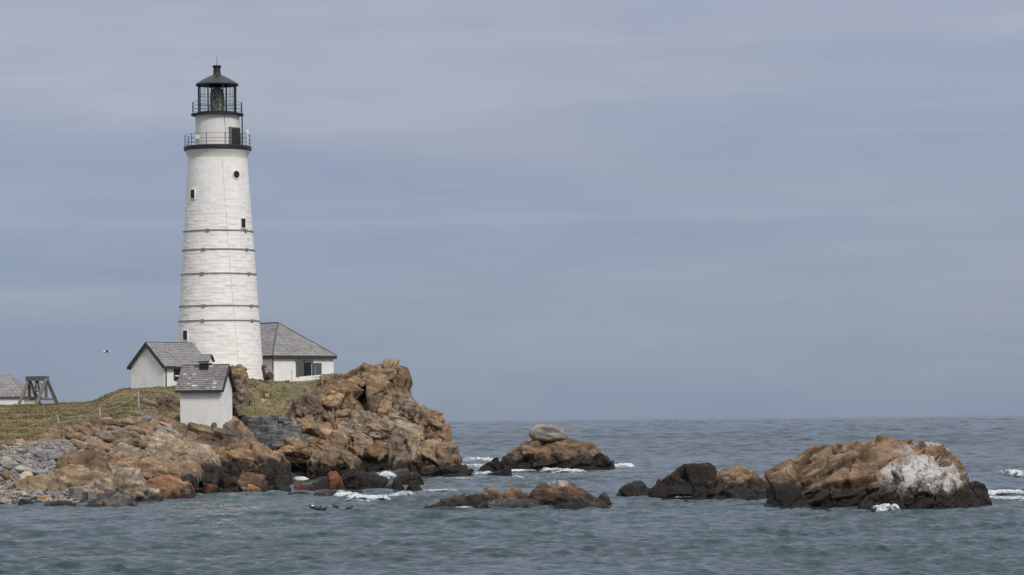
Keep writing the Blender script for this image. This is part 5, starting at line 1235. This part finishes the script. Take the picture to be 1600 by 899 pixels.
# rusty machine at the foot of the tower
ry = 274.5
def mq(px, py): return P(px, py, ry)
rt = thing('rusty_winch', mq(417, 592), 'dark rusty iron winch with a curved bar beside the lighthouse foot', 'winch')
MB().tube([mq(414.5, 592), mq(412.5, 583), mq(410.8, 575), mq(409.8, 570.5)], [.16, .14, .13, .06], 8).build('upright', M_RUST, rt)
MB().obox(mq(413, 573.3), (.16, .05, 0), (0, .1, 0), (0, 0, .11)).build('head', M_RUST, rt)
m = MB().lathe([(.0, -.34), (.26, -.34), (.31, -.12), (.29, .1), (.36, .14), (.36, .3), (0, .3)], 14, (0, 0, 0)); cR = np.array(Matrix.Rotation(R(70), 3, 'Y') @ Matrix.Rotation(R(25), 3, 'X')); m.v = [cR @ v + mq(418.5, 588.6) for v in m.v]; m.build('drum', M_RUST, rt)
MB().tube([mq(413, 580), mq(417, 577.5), mq(422, 578), mq(426, 581), mq(427.6, 587), mq(427, 592)], .055, 7).build('curved_bar', M_GALV, rt)
# house at the far left
Y3 = 286.0; fh = thing('far_house', P(0, 634, Y3), 'white house with a grey hipped roof cut by the left picture edge', 'house')
c0 = P(37, 638, Y3); b = c0 - up * 1.0; zE = P(20, 620.5, Y3)[2]; e = zE - b[2]; wv = np.array([-1.0, -.06, 0]); wv /= np.linalg.norm(wv); dv = np.array([.06, 1.0, 0]); dv /= np.linalg.norm(dv)
q = [b, b + dv * 7, b + dv * 7 + wv * 9, b + wv * 9]
MB().add(q + [x + up * e for x in q], [(1, 0, 4, 5), (2, 1, 5, 6), (3, 2, 6, 7), (0, 3, 7, 4)]).build('wall', M_WHITE, fh)
E = [q[0] - wv * .2 - dv * .2, q[1] - wv * .2 + dv * .2, q[2] + wv * .2 + dv * .2, q[3] + wv * .2 - dv * .2]; E = [x + up * e for x in E]
tp = P(1, 583, Y3 + 3.5); A1 = q[0] + dv * 3.5 + wv * 2.2; A2 = A1 + wv * 4.6; A1[2] = A2[2] = tp[2]
rf = MB().add(E + [A1, A2] + [x - up * .1 for x in E], [(0, 4, 1), (1, 4, 5, 2), (2, 5, 3), (3, 5, 4, 0), (6, 7, 8, 9), (0, 1, 7, 6), (1, 2, 8, 7), (2, 3, 9, 8), (3, 0, 6, 9)]).build('roof', M_TRIM, fh)
shingles(E[3], E[0], A1, A2, 16, .3, rf, M_SHING, 6); shingles(E[0], E[1], A1, A1, 16, .3, rf, M_SHING, 7)

# ------------------------------------------------------------------ bell frame
Yb = 272.0
bl = thing('bell_frame', P(60, 634, Yb), 'weathered timber A-frame holding a bell near the left edge', 'bell stand')
def bp(px, py, Y=Yb): return P(px, py, Y)
tl, tr = bp(44, 592, Yb + .9), bp(72.5, 591.5, Yb - .9)
MB().bar(tl + (tl - tr) * .05, tr + (tr - tl) * .06, .36, .40).build('top_beam', M_TIMBER, bl)
for nm, p0, p1 in (('leg', bp(45, 594, Yb + .85), bp(28.5, 635, Yb - .1)), ('leg', bp(45.5, 594, Yb + 1.05), bp(63.5, 634, Yb + 2.0)), ('leg', bp(72, 593, Yb - 1.05), bp(55.5, 635, Yb - 2.0)), ('leg', bp(73, 593, Yb - .85), bp(90.5, 633.5, Yb + .1))):
    MB().bar(p0, p1, .27, .27, (0, 1, 0)).build(nm, M_TIMBER, bl)
MB().bar(bp(33, 624, Yb + .2), bp(60, 624, Yb + 1.7), .16, .18).build('cross_bar', M_TIMBER, bl)
MB().bar(bp(60, 624, Yb - 1.7), bp(86, 624, Yb - .2), .16, .18).build('cross_bar', M_TIMBER, bl)
for p0, p1 in ((bp(45.5, 624, Yb + 1.0), bp(46, 594, Yb + .9)), (bp(72, 622, Yb - .9), bp(71.5, 594, Yb - .9)), (bp(47, 597, Yb + .8), bp(57, 622, Yb + .3))):
    MB().bar(p0, p1, .24, .24, (0, 1, 0)).build('brace', M_TIMBER, bl)
bc = bp(58, 606, Yb)
bo = MB().lathe([(0, .40), (.10, .40), (.17, .34), (.21, .18), (.24, -.05), (.29, -.22), (.38, -.36), (.36, -.37), (.25, -.2), (.0, .2)], 20, bc).build('bell', M_BRONZE, bl, smooth=True)
MB().obox(bc + up * .48, (.12, 0, 0), (0, .05, 0), (0, 0, .10)).build('bell_yoke', M_BLACK, bl)
MB().tube([bc + np.array([-.40, 0, -.1]), bc + np.array([-.36, 0, .25]), bc + np.array([-.16, 0, .5]), bc + np.array([.16, 0, .5]), bc + np.array([.36, 0, .25]), bc + np.array([.40, 0, -.1])], .035, 6).build('bell_hanger', M_BLACK, bl)

# ------------------------------------------------------------------ rope fence
pp = [(90, 648, 229, 668), (156, 637, 233, 655.5), (216, 612, 242, 633)]
tops = []
for i, (px, y0, Y, y1) in enumerate(pp):
    t, bb = P(px, y0, Y), P(px + (2.5 if i == 0 else 1), y1 + 4, Y)
    tag(MB().tube([bb, t, t + (t - bb) * .01], [.065, .055, .02], 8).build('fence_post', M_POST), ('leaning pale rope fence post above the fluted block', 'short pale rope fence post in the middle of the grass slope', 'pale rope fence post highest on the slope below the gabled house')[i], 'post', 'posts of the rope fence')
    tops.append(t - np.array([0, 0, .06]))
def rope(a, b, sag, label):
    pts = [a + (b - a) * f - np.array([0, 0, 4 * sag * f * (1 - f)]) for f in np.linspace(0, 1, 21)]
    tag(MB().tube(pts, .02, 6).build('fence_rope', M_ROPE), label, 'rope', 'ropes of the rope fence')
rope(P(-14, 683, 222), tops[0], .12, 'pale rope running down left from the leaning post')
rope(tops[0], tops[1], .32, 'pale rope sagging between the leaning and the middle post')
rope(tops[1], tops[2], .40, 'pale rope rising from the middle post to the highest post')

# ------------------------------------------------------------------ foam
def foam(pts, width, hgt, seed, label, base=0.09):
    """a heap of broken water along a line; pts are picture points on the water"""
    L = []
    for px, py in pts:
        Y = WY(px, py); L.append([xof(px, Y), Y])
    L = np.array(L); n = max(24, int(np.linalg.norm(L[-1] - L[0]) / .1)); s = np.linspace(0, 1, n)
    cx = np.interp(s, np.linspace(0, 1, len(L)), L[:, 0]); cy = np.interp(s, np.linspace(0, 1, len(L)), L[:, 1])
    width = width * 1.7; mm = max(16, int(width / .14)); t = np.linspace(-1, 1, mm)
    S, T = np.meshgrid(s, t, indexing='ij')
    X = cx[:, None] + 0 * T; Yq = cy[:, None] + T * width / 2
    env = np.clip(1 - T ** 2, 0, 1) ** .7 * np.clip(np.minimum(S, 1 - S) * 7, 0, 1) ** .6
    Q = np.stack([X, Yq * .8, T * 0], -1)
    nz = .5 + .5 * fbm(Q * 1.1, seed, 3) ; nz2 = fbm(Q * 4.5, seed + 3, 3, .6)
    Z = base + hgt * env * (.12 + .75 * nz ** 1.4 + .40 * nz2) - (1 - env) * .12
    cov = env * 1.15 + 1.3 * fbm(Q * np.array([.55, .8, 1]), seed + 7, 4, .65) - (.20 if hgt > .16 else .62)
    v = np.stack([X + .1 * nz2, Yq, Z], -1).reshape(-1, 3)
    tag(link_mesh('foam', v, gridfaces(n, mm), M_FOAM, smooth=True, extra={'cover': cov}), label, 'foam', kind='stuff')
FO = [
 ([(535,779),(560,781),(590,781),(620,778),(650,773)], 5.5, .36, 'white surf in front of the long black ridge'),
 ([(520,775),(545,776),(562,779)], 3.0, .34, 'white surf around the small black hump'),
 ([(566,741),(580,745),(600,748),(622,747)], 7.0, .62, 'churning foam in the cleft under the cliff'),
 ([(566,732),(576,738),(590,742)], 4.0, .8, 'splash climbing the rock in the cleft'),
 ([(718,721),(740,721.5),(760,722),(785,723)], 9.0, .55, 'breaking wave crest behind the headland'),
 ([(738,742),(755,741),(768,739)], 5.0, .2, 'thin foam beside the fin-shaped slab'),
 ([(840,737),(860,737.5),(885,738),(918,738)], 6.0, .34, 'foam line under the perched boulder rock'),
 ([(855,741),(880,742),(915,742)], 3.0, .15, 'thin foam streak in front of the perched boulder rock'),
 ([(952,731),(965,731),(992,730)], 7.0, .5, 'foam burst at the right end of the perched boulder rock'),
 ([(424,750),(434,751),(448,750)], 5.0, .6, 'white burst of spray in the inlet'),
 ([(440,746),(460,748),(480,751)], 6.0, .2, 'streaky foam in the inlet under the tawny ledge'),
 ([(1566,744),(1580,745),(1604,745)], 7.0, .6, 'whitecap at the right edge of the picture'),
 ([(1528,781),(1550,782),(1580,782),(1612,780)], 5.0, .22, 'foam patch swirling right of the big sea rock'),
 ([(1530,772),(1560,773),(1600,771)], 5.0, .26, 'foam ridge behind the dark stub'),
 ([(1362,798),(1378,798),(1402,797)], 2.2, .5, 'small splash in the notch of the big sea rock'),
 ([(1040,779),(1060,780),(1085,780)], 2.0, .14, 'thin foam line at the foot of the dark hump'),
 ([(798,748),(806,748),(818,748)], 2.5, .18, 'small foam patch by the tiny rock tip'),
 ([(640,750),(680,750),(720,750),(745,749)], 4.5, .12, 'thin wash at the foot of the headland boulder'),
 ([(655,768),(690,768),(720,767)], 3.0, .10, 'broken foam streak between the headland and the low rock'),
 ([(790,738),(815,738),(840,737)], 5.0, .22, 'wash at the left foot of the perched boulder rock'),
 ([(700,728),(730,729),(760,729)], 6.0, .2, 'foam trailing behind the breaking crest'),
 ([(706,796),(726,796.5),(740,796)], 1.6, .14, 'small foam patch at the left of the low rock'),
]
for i, (pt, wd, hg, lb) in enumerate(FO): foam(pt, wd, hg, 700 + i, lb)

# ------------------------------------------------------------------ birds
def bird_body(pts, rad, up_=1.0, n=10):
    m = MB(); m.tube(pts, rad, n); return m
def gull_stand(px, py, Y, s, flip, label):
    c = P(px, py, Y); f = -1 if flip else 1
    T = thing('gull', c - np.array([0, 0, .18]), label, 'bird', 'gulls resting on the big sea rock')
    X = np.array([f, 0, 0.0]) * s; Z = np.array([0, 0, 1.0]) * s
    MB().tube([c - X * .30, c - X * .2 + Z * .01, c, c + X * .12 + Z * .05, c + X * .19 + Z * .15, c + X * .22 + Z * .21, c + X * .29 + Z * .20], [.02, .08, .13, .11, .06, .065, .015], 12).build('body', M_GULL, T, smooth=True)
    for sg in (-1, 1):
        MB().tube([c + X * .08 + Z * .04 + np.array([0, sg * .10 * s, 0]), c - X * .12 + Z * .03 + np.array([0, sg * .11 * s, 0]), c - X * .36 + Z * .0 + np.array([0, sg * .04 * s, 0])], [.05, .06, .012], 8).build('wing', M_GULLG, T, smooth=True)
        MB().tube([c + np.array([0, sg * .03, -.04]), c + np.array([0, sg * .03, -.17])], .012, 5).build('leg', M_BEAK, T)
    MB().tube([c + X * .28 + Z * .20, c + X * .36 + Z * .185], [.016, .004], 6).build('beak', M_BEAK, T)
gull_stand(1387, 702.5, 166.4, .62, True, 'white gull resting on the big sea rock, the left one of two')
gull_stand(1398, 702.5, 166.4, .62, False, 'white gull resting on the big sea rock, the right one of two')
def gull_fly():
    c = P(167, 549.5, 230); T = thing('gull', c, 'gull flying over the grass left of the gabled house', 'bird')
    a = np.array([-.9, -.3, 0]); s = np.array([.3, -.9, 0]); z = np.array([0, 0, 1.0])
    MB().tube([c - a * .30, c - a * .18, c, c + a * .16, c + a * .24, c + a * .29], [.02, .07, .10, .07, .055, .012], 10).build('body', M_GULL, T, smooth=True)
    for sg in (-1, 1):
        m = MB(); sp = [c + s * sg * .08, c + s * sg * .34 + z * .12 + a * .05, c + s * sg * .66 + z * (.02 if sg > 0 else -.05) - a * .12]; wds = [.13, .11, .02]
        vs = []
        for p_, wd_ in zip(sp, wds): vs += [p_ + a * wd_ + z * .015, p_ - a * wd_ + z * .005, p_ - a * wd_ - z * .012, p_ + a * wd_ - z * .012]
        fs = [(k * 4 + e_, k * 4 + (e_ + 1) % 4, k * 4 + 4 + (e_ + 1) % 4, k * 4 + 4 + e_) for k in range(2) for e_ in range(4)] + [(3, 2, 1, 0), (8, 9, 10, 11)]
        m.add(vs, fs); m.build('wing', M_GULLG, T)
    MB().tube([c + a * .28, c + a * .35 - z * .01], [.015, .004], 6).build('beak', M_BEAK, T)
gull_fly()
def duck(px, py, f, white, label):
    Y = WY(px, py + 1.5); c = np.array([xof(px, Y), Y, 0.10]); T = thing('duck', c - np.array([0, 0, .1]), label, 'bird', 'ducks swimming in front of the foam')
    X = np.array([f, .2, 0.0]) * .55; Z = np.array([0, 0, .62])
    MB().tube([c - X * .34 + Z * .05, c - X * .24, c - X * .05, c + X * .14 + Z * .02, c + X * .22 + Z * .12, c + X * .25 + Z * .20, c + X * .33 + Z * .20], [.015, .06, .09, .07, .04, .045, .02], 12).build('body', M_DUCK, T, smooth=True)
    MB().tube([c + X * .31 + Z * .20, c + X * .42 + Z * .17], [.03, .01], 6).build('beak', M_GALV, T)
    if white: MB().tube([c - X * .16 + Z * .09, c + Z * .11, c + X * .12 + Z * .09], [.03, .055, .035], 8).build('back_feathers', M_GULL, T, smooth=True)
duck(487, 794.5, -1, True, 'black duck with a white back, farthest left of the swimming ducks')
duck(496, 796.5, 1, False, 'all black duck swimming just behind the white-backed one')
duck(505, 797, 1, False, 'dark duck swimming at the right of the close trio')
duck(523, 793.5, -1, False, 'lone dark duck with raised head in the gap of the row of ducks')
duck(545, 796, 1, False, 'small black duck nearest the low brown rock')
